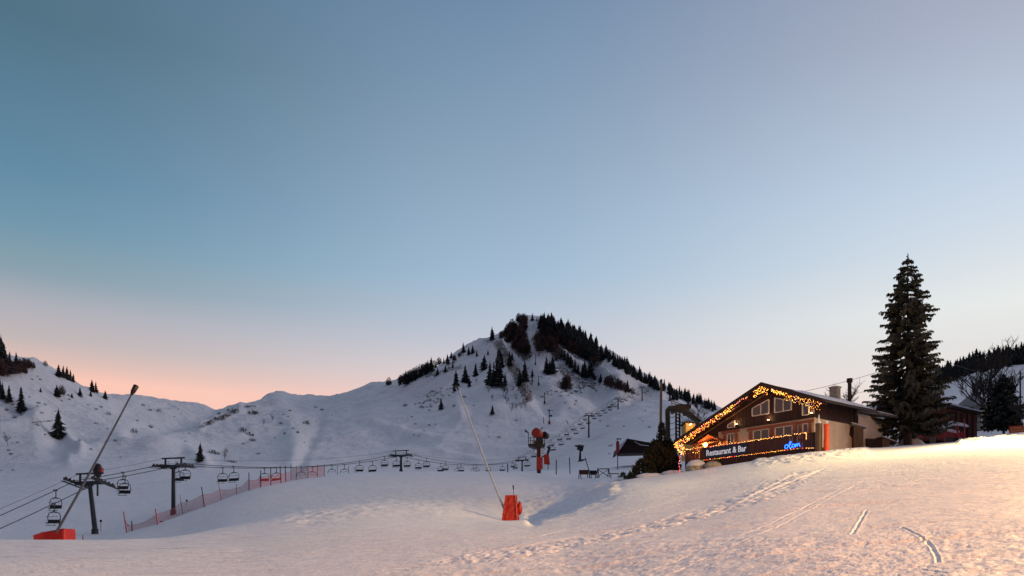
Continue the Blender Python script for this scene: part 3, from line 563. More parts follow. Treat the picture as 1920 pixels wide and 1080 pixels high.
relabel('conifers on the left hill', [('at the left edge of the left hill', lambda x, y: x < 60), ('in the clump on the left hill crest', lambda x, y: y < 722), ('lower on the left hill face', lambda x, y: True)], '%s dark conifer from the left %s')
relabel('leafless trees on the open ridges', [('on the left ridge and shoulder', lambda x, y: x < 1000), ('below the dark forest on the peak', lambda x, y: x < 1100), ('low on the right flank of the peak', lambda x, y: True)], '%s leafless tree from the left %s')
relabel('leafless trees on the left hill', [('in the brown clump at the left hill crest', lambda x, y: True)], '%s leafless tree from the left %s')
relabel('bare trees on the spur foot', [('at the stony foot of the spur, upper row', lambda x, y: y < 740), ('at the stony foot of the spur, lower row', lambda x, y: True)], '%s slim bare tree from the left %s')
relabel('shrubs on the slopes of the peak', [('low in the shaded bowl above the lift', lambda x, y: x < 930 and y > 790), ('left of the dark clump in the shaded bowl', lambda x, y: x < 792 and y > 735), ('high on the left ridge of the peak', lambda x, y: x < 900 and y < 712), ('between middle lance and spur foot', lambda x, y: 858 <= x < 930), ('right of the fifth lift tower', lambda x, y: x > 1108 and y > 765), ('near the upper lift towers', lambda x, y: x > 1100), ('around the lower drag lift poles', lambda x, y: 990 < x <= 1100 and y > 745), ('beside the steep piste, upper part', lambda x, y: 1010 < x <= 1060), ('under the forest, right of the steep piste', lambda x, y: 1060 < x <= 1100)], '%s leafless shrub from the left %s')
relabel('shrubs on the left hill', [('at the left edge of the left hill', lambda x, y: x < 60), ('above the dark ridge line, left hill', lambda x, y: x < 120 and y < 785), ('below the dark ridge line, left hill', lambda x, y: x < 160), ('right part of the left hill', lambda x, y: True)], '%s leafless shrub from the left %s')
relabel('shrubs on the middle knoll', [('under the saddle ridge', lambda x, y: x < 370), ('beside the rounded conifer on the flat', lambda x, y: 390 < x < 450 and y > 840), ('on the knoll face below its bare trees', lambda x, y: 450 <= x < 490 and y > 790), ('near the knoll crest', lambda x, y: 456 <= x < 500), ('right of the knoll bare trees', lambda x, y: x >= 500 and y > 785), ('under the smooth saddle right of the knoll', lambda x, y: x >= 500)], '%s leafless shrub from the left %s')
# ------------------------------------------------------------------ the big spruce
def spruce(H, Rb, seed, nwh, mats, density=1.0, droop=.35, base=.09):
    g = random.Random(seed); tr = MB(); cr = MB(); nd = mats
    tr.tube([(0, 0, -.5), (0, 0, H * .1), (.06, 0, H * .5), (0, .03, H * .98)], [.40 * H / 17, .30 * H / 17, .16 * H / 17, .02], 10)
    for i in range(nwh):
        t = (i + g.random() * .5) / nwh; z = H * (base + (1 - base - .015) * t ** .94)
        prof = (1 - t) ** .70 * (1.0 if t > .08 else .86 + t * 1.7); r = Rb * prof + .16
        nb = max(4, int(9 - 4 * t)); ph = g.random() * 6.28; big = g.uniform(.80, 1.08)
        for j in range(nb):
            a = ph + 6.283 * j / nb + g.uniform(-.3, .3); ln = r * big * g.choice((.72, .86, 1, 1, 1.06)) * g.uniform(.85, 1.1); dr = droop * g.uniform(.55, 1.3) * (1 - .55 * t)
            def P(s): return Vector((math.cos(a) * ln * s, math.sin(a) * ln * s, z - dr * ln * (s - .55 * s * s * s * 1.25)))
            tr.tube([P(0), P(.5), P(1)], [.035 + .02 * (1 - t), .025, .008], 3, 0, cap=False)
            side = Vector((-math.sin(a), math.cos(a), 0)); m = int((6 + ln * 6.5) * density)
            for k in range(m):
                s = .20 + .80 * (k + g.random()) / m; c = P(s); wl = (.20 + .42 * (1 - s) + .16) * min(1, .45 + ln / 3) * g.uniform(.6, 1.2); out_ = Vector((math.cos(a), math.sin(a), 0))
                for sg in (-1, 1):
                    d = (side * sg * g.uniform(.7, 1) + out_ * g.uniform(.3, .9) + Vector((0, 0, g.uniform(-.45, .12)))).normalized()
                    e = c + d * wl; wv = (out_ * .5 + Vector((0, 0, -.5 - g.random()))).normalized() * wl * g.uniform(.22, .42)
                    cr.add([c, e, c.lerp(e, .45) + wv * .9], [(0, 1, 2)], 0)
                    cr.add([c + Vector((0, 0, .03)), e + wv * .25, c.lerp(e, .75) + wv * 1.5 + Vector((g.uniform(-.05, .05), g.uniform(-.05, .05), -.05))], [(0, 1, 2)], 0)
    for k in range(14):
        z = H * (.955 + .05 * k / 14); a = k * 2.4; l = .34 * (1 - k / 16); c = Vector((0, 0, z)); cr.add([c, c + Vector((math.cos(a) * l, math.sin(a) * l, .12)), c + Vector((0, 0, .22))], [(0, 1, 2)])
    return tr, cr
def plant_spruce(name, p, H, Rb, seed, nwh, lab, mt=None, cat='spruce tree', **k):
    e = tag(empty(name, p), lab, cat); tr, cr = spruce(H, Rb, seed, nwh, None, **k)
    tr.build('trunk', M['bark'], e); cr.build('crown', mt or M['needle'], e); return e
pS = on(1702, 73.5); HS = (HY - 479) / F * 73.5 - pS.z
plant_spruce('spruce', pS, HS, 4.4, 3, 34, 'tall dark spruce towering beside the lit restaurant', density=1.35)
p2 = on(1882, 92); plant_spruce('spruce', p2, (HY - 703) / F * 92 - p2.z, 2.6, 8, 26, 'smaller dark conifer in front of the grey stone village house', M['needle_brown'], density=.9, base=.2)
# ------------------------------------------------------------------ chairlift
AL, BE = -111.6, .2953   # the line: x = AL + BE * y
dirn = Vector((BE, 1, 0)).normalized(); perp = Vector((dirn.y, -dirn.x, 0)); rzl = math.atan2(perp.y, perp.x)
TW = [  # column, arm row, arm half width, base row
    (168, 905, 2.9, 1004, 136), (325, 874, 2.7, 946, 155.4), (752, 854, 2.7, 884, 257), (979, 863, 2.6, 888, 395), (1104, 779, 2.7, 823, 560), (1159, 748, 2.7, 777, 686), (1204, 727, 2.7, 754, 842)]
def ordinal(i): return ['nearest', 'second', 'third', 'fourth', 'fifth', 'sixth', 'seventh'][i]
TP = []
for i, (px, ar, hw, br, Y) in enumerate(TW):
    top = at(px, ar, Y); base = on(px if i else 178, Y if i else Y - 1.0)
    e = tag(empty('lift_tower', base, rzl), ordinal(i) + ' chairlift tower, counting from the left edge along the line', 'lift tower', 'chairlift towers')
    hgt = top.z - base.z; b = MB(); lean = Vector((top.x - base.x, top.y - base.y, 0)); lean = Matrix.Rotation(-rzl, 3, 'Z') @ lean
    r = .41 if i < 2 else (.42 if i < 4 else .62)
    b.tube([(0, 0, -1.2), (0, 0, .8), (0, 0, .81), (lean.x, lean.y, hgt)], [r * 1.35, r * 1.35, r, r * .8], 12)
    b.build('mast', M['steel'], e)
    o = Vector((lean.x, lean.y, hgt)); b = MB()
    b.box(o + Vector((0, 0, -.05)), (hw * 2, .5, .6)); b.box(o + Vector((0, 0, -.4)), (1.2, .5, .4)); b.build('crossarm', M['steel'], e)
    tilt = .22 if i == 0 else (-.05 if i in (1, 2, 3) else -.35)
    for s in (-1, 1):
        b = MB(); q = Matrix.Rotation(-tilt, 3, 'X'); c = o + Vector((s * hw, 0, .28))
        b.box(c + Vector((0, 0, -.28)), (.22, 5.2, .40), q); b.box(c + Vector((s * .5, 0, -.62)), (.6, 4.8, .09), q)
        for k in range(6):
            w = c + q @ Vector((0, -2.1 + k * .84, -.02)); b.tube([w + Vector((-.07, 0, 0)), w + Vector((.07, 0, 0))], .22, 10)
        b.build('sheave_train', M['darkmetal'], e)
    b = MB(); hh = 1.55
    for s in (-1, 1): b.bar(o + Vector((s * hw * .68, 0, .2)), o + Vector((s * hw * .68, 0, hh)), .26)
    b.bar(o + Vector((-hw * .98, 0, hh)), o + Vector((hw * .98, 0, hh)), .22, .26); b.build('lifting_frame', M['darkmetal'], e)
    b = MB()
    for s in (-1, 1):
        b.bar(o + Vector((s * .9 - .5, -.3, .85)), o + Vector((s * .9 + .5, -.3, .85)), .04); b.bar(o + Vector((s * .9, -.3, .2)), o + Vector((s * .9, -.3, .85)), .04)
    b.bar(o + Vector((-1.6, -.3, .5)), o + Vector((1.6, -.3, .5)), .04); b.build('platform_rail', M['darkmetal'], e)
    if i < 2:
        b = MB(); n = int(hgt / .33)
        for k in range(n):
            t = k / n; c = Vector((lean.x * t, lean.y * t, .6 + (hgt - .8) * t)); b.bar(c + Vector((r + .02, -.16, 0)), c + Vector((r + .22, -.16, 0)), .03); b.bar(c + Vector((r + .02, .16, 0)), c + Vector((r + .22, .16, 0)), .03)
        b.build('ladder', M['darkmetal'], e)
    TP.append((Vector((top.x, top.y, top.z)), hw))
TP.insert(0, (Vector((AL + BE * 92, 92, (HY - 1160) / F * 92)), 2.9)); TP.append((Vector((196, 960, (HY - 744) / F * 960)), 2.8)); TP.append((Vector((262, 1090, (HY - 772) / F * 1090)), 2.8))
SAG = [.5, .15, 2.2, 3.1, 1.6, 1.0, 1.2, 1.0, .5]
def span(i, s, t):
    a, b = TP[i], TP[i + 1]; p = (a[0] + perp * s * a[1]).lerp(b[0] + perp * s * b[1], t); p.z += .42 - SAG[i] * 4 * t * (1 - t); return p
for s, nm in ((-1, 'far'), (1, 'near')):
    b = MB(); pts = []
    for i in range(len(TP) - 1):
        for k in range(13): pts.append(span(i, s, k / 13))
    pts.append(span(len(TP) - 2, s, 1)); rad = [.05 + p.y * .00012 for p in pts]
    b.tube(pts, rad, 5); tag(b.build('haul_cable', M['cable']), 'haul cable on the ' + nm + ' side of the chairlift towers carrying chairs', 'cable')
b = MB(); pts = []
for i in range(len(TP) - 1):
    for k in range(10): p = span(i, -.72, k / 10); p.z += 1.15 + .3 * SAG[i] * 4 * (k / 10) * (1 - k / 10); pts.append(p)
b.tube(pts, [.02 + p.y * .00008 for p in pts], 4); tag(b.build('signal_cable', M['cable']), 'thin signal cable strung above the haul cables on the tower frames', 'cable')
def chair():
    e = empty('lift_chair', (0, 0, 0)); b = MB()
    b.tube([(0, 0, .08), (.08, 0, -.2), (.06, .05, -.9), (0, .08, -1.28)], .075, 6); b.box((0, 0, 0), (.2, .7, .24)); b.build('hanger', M['steel'], e)
    b = MB()
    fr = [(-1.08, .1, -2.98), (-1.24, .1, -2.35), (-1.22, .1, -1.85), (-1.0, .1, -1.45), (-.6, .1, -1.30), (0, .1, -1.27), (.6, .1, -1.30), (1.0, .1, -1.45), (1.22, .1, -1.85), (1.24, .1, -2.35), (1.08, .1, -2.98)]
    b.tube(fr, .062, 6); b.tube([(-.45, .05, -1.34), (0, .02, -1.22), (.45, .05, -1.34)], .11, 6)
    b.tube([(-1.2, -.3, -2.05), (-.5, -.42, -1.95), (0, -.42, -2.1), (.5, -.42, -1.95), (1.2, -.3, -2.05)], .035, 5); b.build('frame', M['steel'], e)
    b = MB(); b.box((0, -.12, -2.98), (2.3, .6, .16)); b.build('seat', M['darkmetal'], e, bevel=.03)
    b = MB(); b.box((0, .2, -2.66), (2.26, .10, .42), Matrix.Rotation(.15, 3, 'X')); b.build('backrest', M['darkmetal'], e, bevel=.02)
    b = MB(); b.tube([(-1.0, -.5, -3.38), (1.0, -.5, -3.38)], .045, 5)
    for x in (-.6, .6): b.bar((x, -.38, -3.0), (x, -.5, -3.38), .04)
    b.build('footrest', M['steel'], e); return e
ch0 = chair(); used = False
CH = {0: [(104, -1), (101, 1)], 1: [(230, -1), (234, 1)], 2: [(335, -1), (346, 1), (417, -1), (438, 1), (495, -1), (518, 1), (564, -1), (585, 1), (622, -1), (645, 1), (674, -1), (698, 1), (721, -1), (743, 1)],
      3: [(763, -1), (785, -1), (800, 1), (826, -1), (835, 1), (858, -1), (864, 1), (888, -1), (893, 1), (915, -1), (942, 1), (962, -1), (966, 1)],
      4: [(985, 1), (1001, -1), (1018, 1), (1034, -1), (1037, 1), (1049, -1), (1052, 1), (1062, -1), (1066, 1), (1075, -1), (1080, 1), (1087, -1), (1092, 1), (1099, -1), (1103, 1)],
      5: [(1111, -1), (1114, 1), (1120, -1), (1125, 1), (1130, -1), (1135, 1), (1139, -1), (1144, 1), (1148, -1), (1154, 1)],
      6: [(1161, -1), (1166, 1), (1170, -1), (1174, 1), (1179, -1), (1185, 1), (1190, -1), (1196, 1)], 7: [(1209, -1), (1214, 1), (1220, -1), (1226, 1), (1232, -1)], 8: [(1247, -1), (1254, 1), (1264, -1), (1276, 1), (1288, -1)]}
ORD = ['first', 'second', 'third', 'fourth', 'fifth', 'sixth', 'seventh', 'eighth']
seg_names = ['left of the first tower', 'between first and second towers', 'between second and third towers', 'between third and fourth towers', 'between fourth and fifth towers', 'between fifth and sixth towers', 'between sixth and seventh towers', 'just beyond the seventh lift tower', 'nearest the tall wooden pole']
for i, lst in CH.items():
    cnt = {-1: 0, 1: 0}
    for px, s in lst:
        best = min((k / 400 for k in range(401)), key=lambda t: abs(HX + F * span(i, s, t).x / span(i, s, t).y - px)); p = span(i, s, best)
        e = ch0 if not used else copy_tree(ch0); used = True; e.location = p; e.rotation_euler = (0, rnd.uniform(-.03, .03), rzl)
        if i > 3: e.scale = (1.25, 1.25, 1.15)
        tag(e, '%s empty chair from the left on %s cable, %s' % (ORD[cnt[s]], 'far' if s < 0 else 'near', seg_names[i]), 'lift chair', 'empty chairs on the chairlift'); cnt[s] += 1
# drag lift poles on the far piste
for px, br, tr_, lab in [(1004, 684, 662, 'topmost drag lift pole under the dark cliff'), (1010, 722, 704, 'drag lift pole halfway up the steep piste'), (1021, 757, 735, 'drag lift pole on the lower steep piste')]:
    p = hit(px, br, 300); h = (br - tr_) * p.y / F; e = tag(empty('drag_lift_pole', p), lab, 'lift pole', 'drag lift poles')
    b = MB(); b.tube([(0, 0, -.5), (0, 0, h)], [.45, .3], 8); b.build('pole', M['steel'], e)
    b = MB(); b.bar((-.2, 0, h * .86), (3.6, 0, h * .9), .3); b.box((3.4, 0, h * .78), (.8, .5, 1.4)); b.build('arm', M['steel'], e)
    b = MB(); b.tube([(0, 0, -.2), (0, 0, 2.6)], [.9, .75], 8); b.build('pad', M['darkmetal'], e)
p = hit(1030, 795, 300); h = 28 * p.y / F; e = tag(empty('drag_lift_pole', p), 'drag lift pole with red padded foot and a dark box', 'lift pole', 'drag lift poles')
b = MB(); b.tube([(0, 0, -.5), (0, 0, h)], [.4, .3], 8); b.build('pole', M['steel'], e)
b = MB(); b.bar((-1.2, 0, h * .92), (3.2, 0, h * .9), .3); b.box((-.6, 0, h * .9), (1.2, .6, 1.0)); b.build('arm', M['darkmetal'], e)
b = MB(); b.box((1.3, 0, h * .55), (1.8, 1, 1.3)); b.build('box', M['darkmetal'], e, bevel=.1)
b = MB(); b.box((0, 0, .9), (1.9, 1.5, 2.4)); b.build('pad', M['redflag'], e, bevel=.15)
p = hit(1001, 662, 300); e = tag(empty('marker_post', p), 'tall pale marker pole standing before the dark cliff', 'pole'); b = MB(); b.tube([(-1.5, 0, -1), (-1.5, 0, 14)], .45, 8); b.build('post', M['whitewall'], e)
p = hit(1012, 668, 300); e = tag(empty('piste_sign', p), 'tiny red and white sign beside the pale pole under the cliff', 'sign'); b = MB(); b.bar((0, 0, -1), (0, 0, 3), .4); b.build('post', M['steel'], e); b = MB(); b.box((0, -.3, 4), (2.2, .2, 2.6)); b.build('board', M['banner'], e)
# ------------------------------------------------------------------ snow lances
def lance(base, tip, cov_w, cov_t, cov_h, lab, lab2, hydr=True, tilt=0.0, shape=None):
    e = tag(empty('snow_lance', base), lab, 'snow lance')
    t = tip - base; b = MB(); s0 = t * .06
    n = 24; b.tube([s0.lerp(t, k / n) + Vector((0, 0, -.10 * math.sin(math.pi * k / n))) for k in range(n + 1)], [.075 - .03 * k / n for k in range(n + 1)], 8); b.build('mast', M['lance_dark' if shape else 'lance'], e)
    b = MB(); d = t.normalized(); 
    if shape:
        b.tube([t - d * .1, t + d * .1, t + d * .45 , t + d * .5], [.07, .13, .15, .08], 8)
    else:
        b.tube([t - d * .12, t + Vector((-.1, 0, .12)), t + Vector((-.26, 0, .2))], [.06, .07, .09], 8)
    b.build('nozzle_head', M['darkmetal'], e)
    return e
bM = on(957, 60.2); tipM = at(859, 729, 60)
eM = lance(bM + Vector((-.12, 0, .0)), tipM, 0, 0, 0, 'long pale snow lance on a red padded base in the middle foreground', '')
# cover: tapered padded wrap with creases
def cover(e, wb, wt, h, d, off=Vector((0, 0, 0)), lean=Vector((0, 0, 0)), seed=1):
    g = random.Random(seed); b = MB(); nz = 9; nx = 8; rows = []
    for k in range(nz + 1):
        t = k / nz; w = wb + (wt - wb) * t; dd = d * (1 - .45 * t); z = h * t; ring = []
        for (cx, cy) in [(-1 + 2 * i / nx, -1) for i in range(nx)] + [(1, -1 + 2 * i / 3) for i in range(3)] + [(1 - 2 * i / nx, 1) for i in range(nx)] + [(-1, 1 - 2 * i / 3) for i in range(3)]:
            q = g.uniform(-.02, .02); ring.append(off + lean * t + Vector((cx * (w / 2 + q), cy * (dd / 2 + g.uniform(-.025, .025)), z + (g.uniform(-.03, .03) if k == nz else 0))))
        rows.append(ring)
    n = len(rows[0]); b.add([v for r in rows for v in r], [(i * n + k, i * n + (k + 1) % n, (i + 1) * n + (k + 1) % n, (i + 1) * n + k) for i in range(nz) for k in range(n)] + [tuple(nz * n + k for k in range(n))], 0, False)
    return b
b = cover(eM, 1.36, .86, 2.02, .95, Vector((.12, 0, -.08)), Vector((.06, 0, 0)), 4)
b.blob((.80, .1, 1.0), (.20, .25, .5), 0, 10, 6, .12)
cv = b.build('padded_cover', M['red'], eM)
for t_ in (.30, .68):
    b = MB(); w_ = 1.36 + (.86 - 1.36) * t_; dd_ = .95 * (1 - .45 * t_); z_ = 2.02 * t_ - .08; cx_ = .12 + .06 * t_
    for y_ in (-1, 1): b.box((cx_, y_ * (dd_ / 2 + .03), z_), (w_ + .08, .012, .07))
    b.build('strap', M['redflag'], cv)
b = MB()
b.bar((.62, -.52, 0), (.50, -.30, 1.98), .07, .04); b.build('edge_strip', M['redflag'], cv)
b = MB(); b.tube([(.36, 0, 1.8), (.35, 0, 2.55)], .022, 6); b.tube([(.35, 0, 2.4), (.33, 0, 2.72)], [.05, .06], 6); b.build('valve_rod', M['darkmetal'], eM)
YL = 43.5; bL = on(98, YL); tipL = at(248, 737, YL)
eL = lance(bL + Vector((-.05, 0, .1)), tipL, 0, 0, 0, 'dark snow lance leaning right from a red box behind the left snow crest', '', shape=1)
b = MB(); q = lambda px, py, dy=0: at(px, py, YL) - (bL + Vector((-.05, 0, .1))) + Vector((0, dy, 0))
b.prism([q(122, 1032), q(120, 990), q(104, 993), q(82, 997), q(62, 1004), q(68, 1032)], (0, 1.2, 0)); b.build('padded_cover', M['red'], eL, bevel=.09)
b = MB(); b.prism([q(84, 1030, -.02), q(81, 997, -.02), q(62, 1004, -.02), q(68, 1030, -.02)], (0, .03, 0)); b.build('side_flap', M['redflag'], eL)
b = MB(); b.tube([q(104, 990, .4), q(103, 975, .4), q(106, 972, .4)], .03, 6); b.build('valve_rod', M['darkmetal'], eL)
# ------------------------------------------------------------------ fan gun on its red mast, and the small ones
YG = 118; pg = on(1014, 112)
e = tag(empty('snow_cannon', pg), 'orange fan snow cannon on a platform atop a red padded mast', 'snow cannon')
G = lambda px, py, dy=0: at(px, py, 112) - pg + Vector((0, dy, 0))
b = MB(); b.tube([G(1010.5, 905), G(1010.5, 836)], .30, 10); b.build('mast', M['wood_rail'], e)
b = MB(); b.tube([G(1014.5, 868, -.35), G(1014.5, 842, -.35)], .10, 8); b.build('hose', M['whitewall'], e)
b = MB(); b.prism([G(1006, 882, -.45), G(1006, 857, -.45), G(1017.5, 858, -.45), G(1017.5, 879, -.45)], (0, .8, 0)); b.build('padding', M['redflag'], e, bevel=.05)
b = MB(); b.prism([G(990, 834, -.9), G(992, 838, -.9), G(1004, 842, -.9), G(1021, 839, -.9), G(1022, 834, -.9)], (0, 1.8, 0)); b.build('platform', M['darkmetal'], e)
b = MB()
for a in ((990.5, 812), (994.5, 822), (1001, 823), (1020.5, 822), (1006, 823)):
    b.bar(G(a[0], 837, -.85), G(a[0], a[1], -.85), .10)
b.bar(G(985, 810, -.85), G(990.5, 813, -.85), .16); b.box(G(985.5, 810, -.85), (.25, .25, .3)); b.bar(G(991, 822.5, -.85), G(1021, 822.5, -.85), .07); b.bar(G(991, 828, -.85), G(1021, 828, -.85), .06); b.build('railing', M['steel'], e)
b = MB(); b.box(G(1011.5, 829, 0), (1.0, .8, 1.05)); b.box(G(1004.5, 831, -.2), (.5, .5, .6)); b.build('compressor', M['darkmetal'], e, bevel=.04)
b = MB(); b.box(G(1000, 830, -.5), (.36, .3, .55)); b.build('control_box', M['whitewall'], e, bevel=.03)
c = G(1008, 813, 0); fd = Vector((-.42, -.75, .12)).normalized()
b = MB(); b.tube([c + fd * .62, c + fd * .55, c, c - fd * .5, c - fd * 1.0, c - fd * 1.25], [.60, .68, .66, .60, .42, .30], 20); b.build('fan_drum', M['drum'], e)
b = MB(); b.tube([c + fd * .64, c + fd * .60], [.5, .5], 18); b.build('front_grille', M['drum'], e)
b = MB(); b.tube([c - fd * .75 + Vector((.55, 0, 0)), c - fd * 1.3 + Vector((.75, 0, -.05))], [.55, .42], 14); b.build('rear_housing', M['blackpipe'], e)
b = MB(); b.bar(c + Vector((-.1, 0, .6)), c + Vector((-.3, 0, .85)), .1); b.bar(c + Vector((.45, 0, .55)), c + Vector((.75, 0, .9)), .12); b.build('lifting_lug', M['darkmetal'], e)
b = MB(); b.bar(G(1012, 839), c + Vector((.2, 0, -.5)), .45, .35); b.build('yoke', M['blackpipe'], e)
ph = on(1026, 113); e = tag(empty('hydrant', ph), 'red padded hydrant with black bent pipe right of the cannon mast', 'hydrant')
G2 = lambda px, py, dy=0: at(px, py, 113) - ph + Vector((0, dy, 0))
b = MB(); b.prism([G2(1019.5, 853, -.3), G2(1029, 852, -.3), G2(1031, 871, -.3), G2(1020, 870, -.3)], (0, .7, 0)); b.build('padded_cover', M['red'], e, bevel=.05)
b = MB(); b.tube([G2(1025, 855), G2(1029, 845), G2(1030, 839), G2(1026, 837)], [.12, .2, .22, .12], 8); b.bar(G2(1027.5, 868), G2(1027.5, 880), .1); b.build('pipe', M['darkmetal'], e)
pr = on(1188 - 100, 150); e = tag(empty('snow_cannon', pr), 'small black sled mounted snow cannon on the flat snow', 'snow cannon')
G3 = lambda px, py, dy=0: at(px, py, 150) - pr + Vector((0, dy, 0)); gb = 863
b = MB(); b.prism([G3(1083, 865), G3(1091, 861), G3(1100, 861), G3(1091, 864)], (0, 1.2, 0)); b.tube([G3(1088, 864, .5), G3(1088.5, 840, .5)], [.28, .14], 8); b.build('sled', M['darkmetal'], e)
b = MB(); b.tube([G3(1083, 837.5, .5), G3(1094, 840, .5)], [.50, .62], 14); b.build('fan_drum', M['darkmetal'], e)
b = MB(); b.tube([G3(1078.5, 835, .5), G3(1083, 836, .5)], [.16, .2], 8); b.build('nozzle', M['darkmetal'], e)
pp = on(183, 200); e = tag(empty('snow_cannon', pp), 'dark hooded snow cannon with red side seen behind the first lift tower', 'snow cannon')
G4 = lambda px, py: at(px, py, 200) - pp
b = MB(); b.tube([G4(183, 930), G4(183, 888)], .25, 8); b.build('mast', M['steel'], e)
b = MB(); b.blob(G4(183.5, 882), (1.1, 1.1, 1.7), 0, 12, 8, .1); b.build('hood', M['blackpipe'], e)
b = MB(); b.box(G4(190, 882), (.6, 1.2, 1.3)); b.build('side_panel', M['redflag'], e, bevel=.08)
# ------------------------------------------------------------------ red net fence along the bank, and marker poles
FP = [(158, 1010, 996, 0), (238, 1007, 967, 0), (248, 1004, 984, 0), (296, 985, 955, 0), (343, 963, 927, 0), (384, 950, 912, 0), (415, 937, 903, 0), (443, 926, 906, 0), (467, 919, 885, 0), (489, 913, 881, 0), (508, 909, 876, 0), (527, 905, 872, 0), (536, 903, 872, 0), (546, 900, 870, 0), (555, 899, 872, 0), (577, 896, 871, 0), (595, 894, 870, 0), (608, 892, 870, 0), (633, 889, 872, 0), (654, 887, 873, 0), (664, 886, 875, 0)]
tops = []
e = tag(empty('net_fence', on(400, 91)), 'sagging red safety net fence with leaning poles along the snow bank', 'fence'); o0 = e.location.copy()
for k, (px, br, tr_, _) in enumerate(FP):
    Y = 91 if px < 560 else 96; p = hit(px, min(br + 1, 1006), 84) if px > 200 else on(px, 92)
    if px < 280: p = on(px, 90)
    h = max(1.2, (br - tr_) * p.y / F); ln = -.16 if k in (0, 3, 4, 5, 6, 1) else rnd.uniform(-.07, .03); tp = p + Vector((ln * h, 0, h)); b = MB(); b.tube([p - o0 + Vector((0, 0, -.3)), tp - o0], .055, 6)
    b.build('pole', M['redflag'] if k % 3 in (0, 1) and k < 8 else M['cable'], e); tops.append((p, tp, h))
for k in range(1, len(tops) - 4):
    (p0, t0, h0), (p1, t1, h1) = tops[k], tops[k + 1]; b = MB(); n = 6; lo = .05; hi = .62 if k < 13 else .9
    for j in range(n + 1):
        t = j / n; a = p0.lerp(p1, t); c = p0.lerp(t0, hi).lerp(p1.lerp(t1, hi), t); c.z -= .28 * math.sin(math.pi * t); a.z = min(gz(a.x, a.y) + lo, c.z - .1)
        b.v += [tuple(a - o0), tuple(c - o0)]
    for j in range(n): b.f.append([2*j, 2*j+2, 2*j+3, 2*j+1]); b.m.append(0); b.sm.append(False)
    b.build('net', M['net_dense'] if k > 17 else M['net'], e)
    b = MB(); b.tube([Vector(b_) for b_ in [tuple((p0.lerp(t0, hi).lerp(p1.lerp(t1, hi), j / 6) - Vector((0, 0, .28 * math.sin(math.pi * j / 6)))) - o0) for j in range(7)]], .018, 4); b.build('top_rope', M['redflag'], e)
for px, br, tr_, Y, ln, lab in [(1043, 874, 847, 108, 0, 'thin upright piste pole left of the small black cannon'), (1069, 869, 838, 115, -.1, 'taller upright piste pole beside the small black cannon'), (1106, 861, 835, 130, -.8, 'leaning piste pole right of the small black cannon'), (952, 873, 857, 108, 0, 'short dark post left of the fourth lift tower'), (1066, 796, 788, 450, -1.6, 'slanted stick in the snow on the far piste'), (1019, 794, 782, 450, 0, 'tiny marker stick left of the red footed lift pole')]:
    p = on(px, Y) if Y < 400 else hit(px, br, 300); h = (br - tr_) * p.y / F; e = tag(empty('piste_pole', p), lab, 'pole'); b = MB(); b.tube([(0, 0, -.3), (ln, 0, h)], .07 if Y < 400 else .25, 6); b.build('post', M['cable'], e)
for px, br, tr_, Y, lab in [(189, 970, 950, 140, 'round topped marker post right of the first lift tower'), (350, 941, 932, 165, 'round topped marker post right of the second lift tower')]:
    p = on(px, Y); h = (br - tr_) * Y / F; e = tag(empty('marker_post', p), lab, 'marker'); b = MB(); b.tube([(0, 0, -.3), (0, 0, h)], .045, 6); b.build('post', M['steel'], e); b = MB(); b.tube([(0, -.05, h), (0, .05, h)], .22, 12); b.build('disc', M['darkmetal'], e)
p = on(303, 128); e = tag(empty('valve_station', p), 'black pipe valve station in the snow left of the second tower foot', 'valve station')
b = MB(); b.tube([(0, 0, -.4), (0, 0, 1.6)], .2, 10); b.box((0, 0, 1.6), (.55, .4, .1)); b.build('standpipe', M['darkmetal'], e)
b = MB(); b.tube([(.1, 0, .12), (1.7, 0, .35)], .09, 8); b.build('pipe', M['darkmetal'], e); b = MB(); b.blob((1.1, 0, .55), (.2, .2, .2), 0, 10, 6, .02); b.build('valve_wheel', M['darkmetal'], e)
# ------------------------------------------------------------------ the restaurant chalet
CX, CYY, ZB = 24.95, 66.0, 8.0
ca, sa = .603, .797
def fs(px, py, w=0):        # photo point on a plane parallel to the gable front, w metres behind it -> local (x, y, z)
    u = (px - HX) / F; s = (CX + sa*w - CYY*u - ca*u*w) / (ca + sa*u); Y = CYY + sa*s + ca*w
    return Vector((-s, w, (HY - py) / F * Y - ZB))
def ss(px, py, x=0):        # same for a plane parallel to the side wall, at local x
    u = (px - HX) / F; s = -x; w = (u*(CYY + sa*s) - CX + ca*s) / (sa - ca*u); Y = CYY + sa*s + ca*w
    return Vector((x, w, (HY - py) / F * Y - ZB))
def wl(v): return Vector((CX + ca*v.x + sa*v.y, CYY - sa*v.x + ca*v.y, ZB + v.z))
RZ = math.atan2(-sa, ca)
H = tag(empty('restaurant_chalet', (CX, CYY, ZB), RZ), 'wide gabled wood and render restaurant building with glowing lights under its roof', 'restaurant')
ZP = 3.57; AP = (-4.25, 6.98); SR = .40; EL = (-14.0, 3.07); ER = (1.6, 4.64); DB = 5.9
def roofz(x): return AP[1] - SR * abs(x - AP[0])
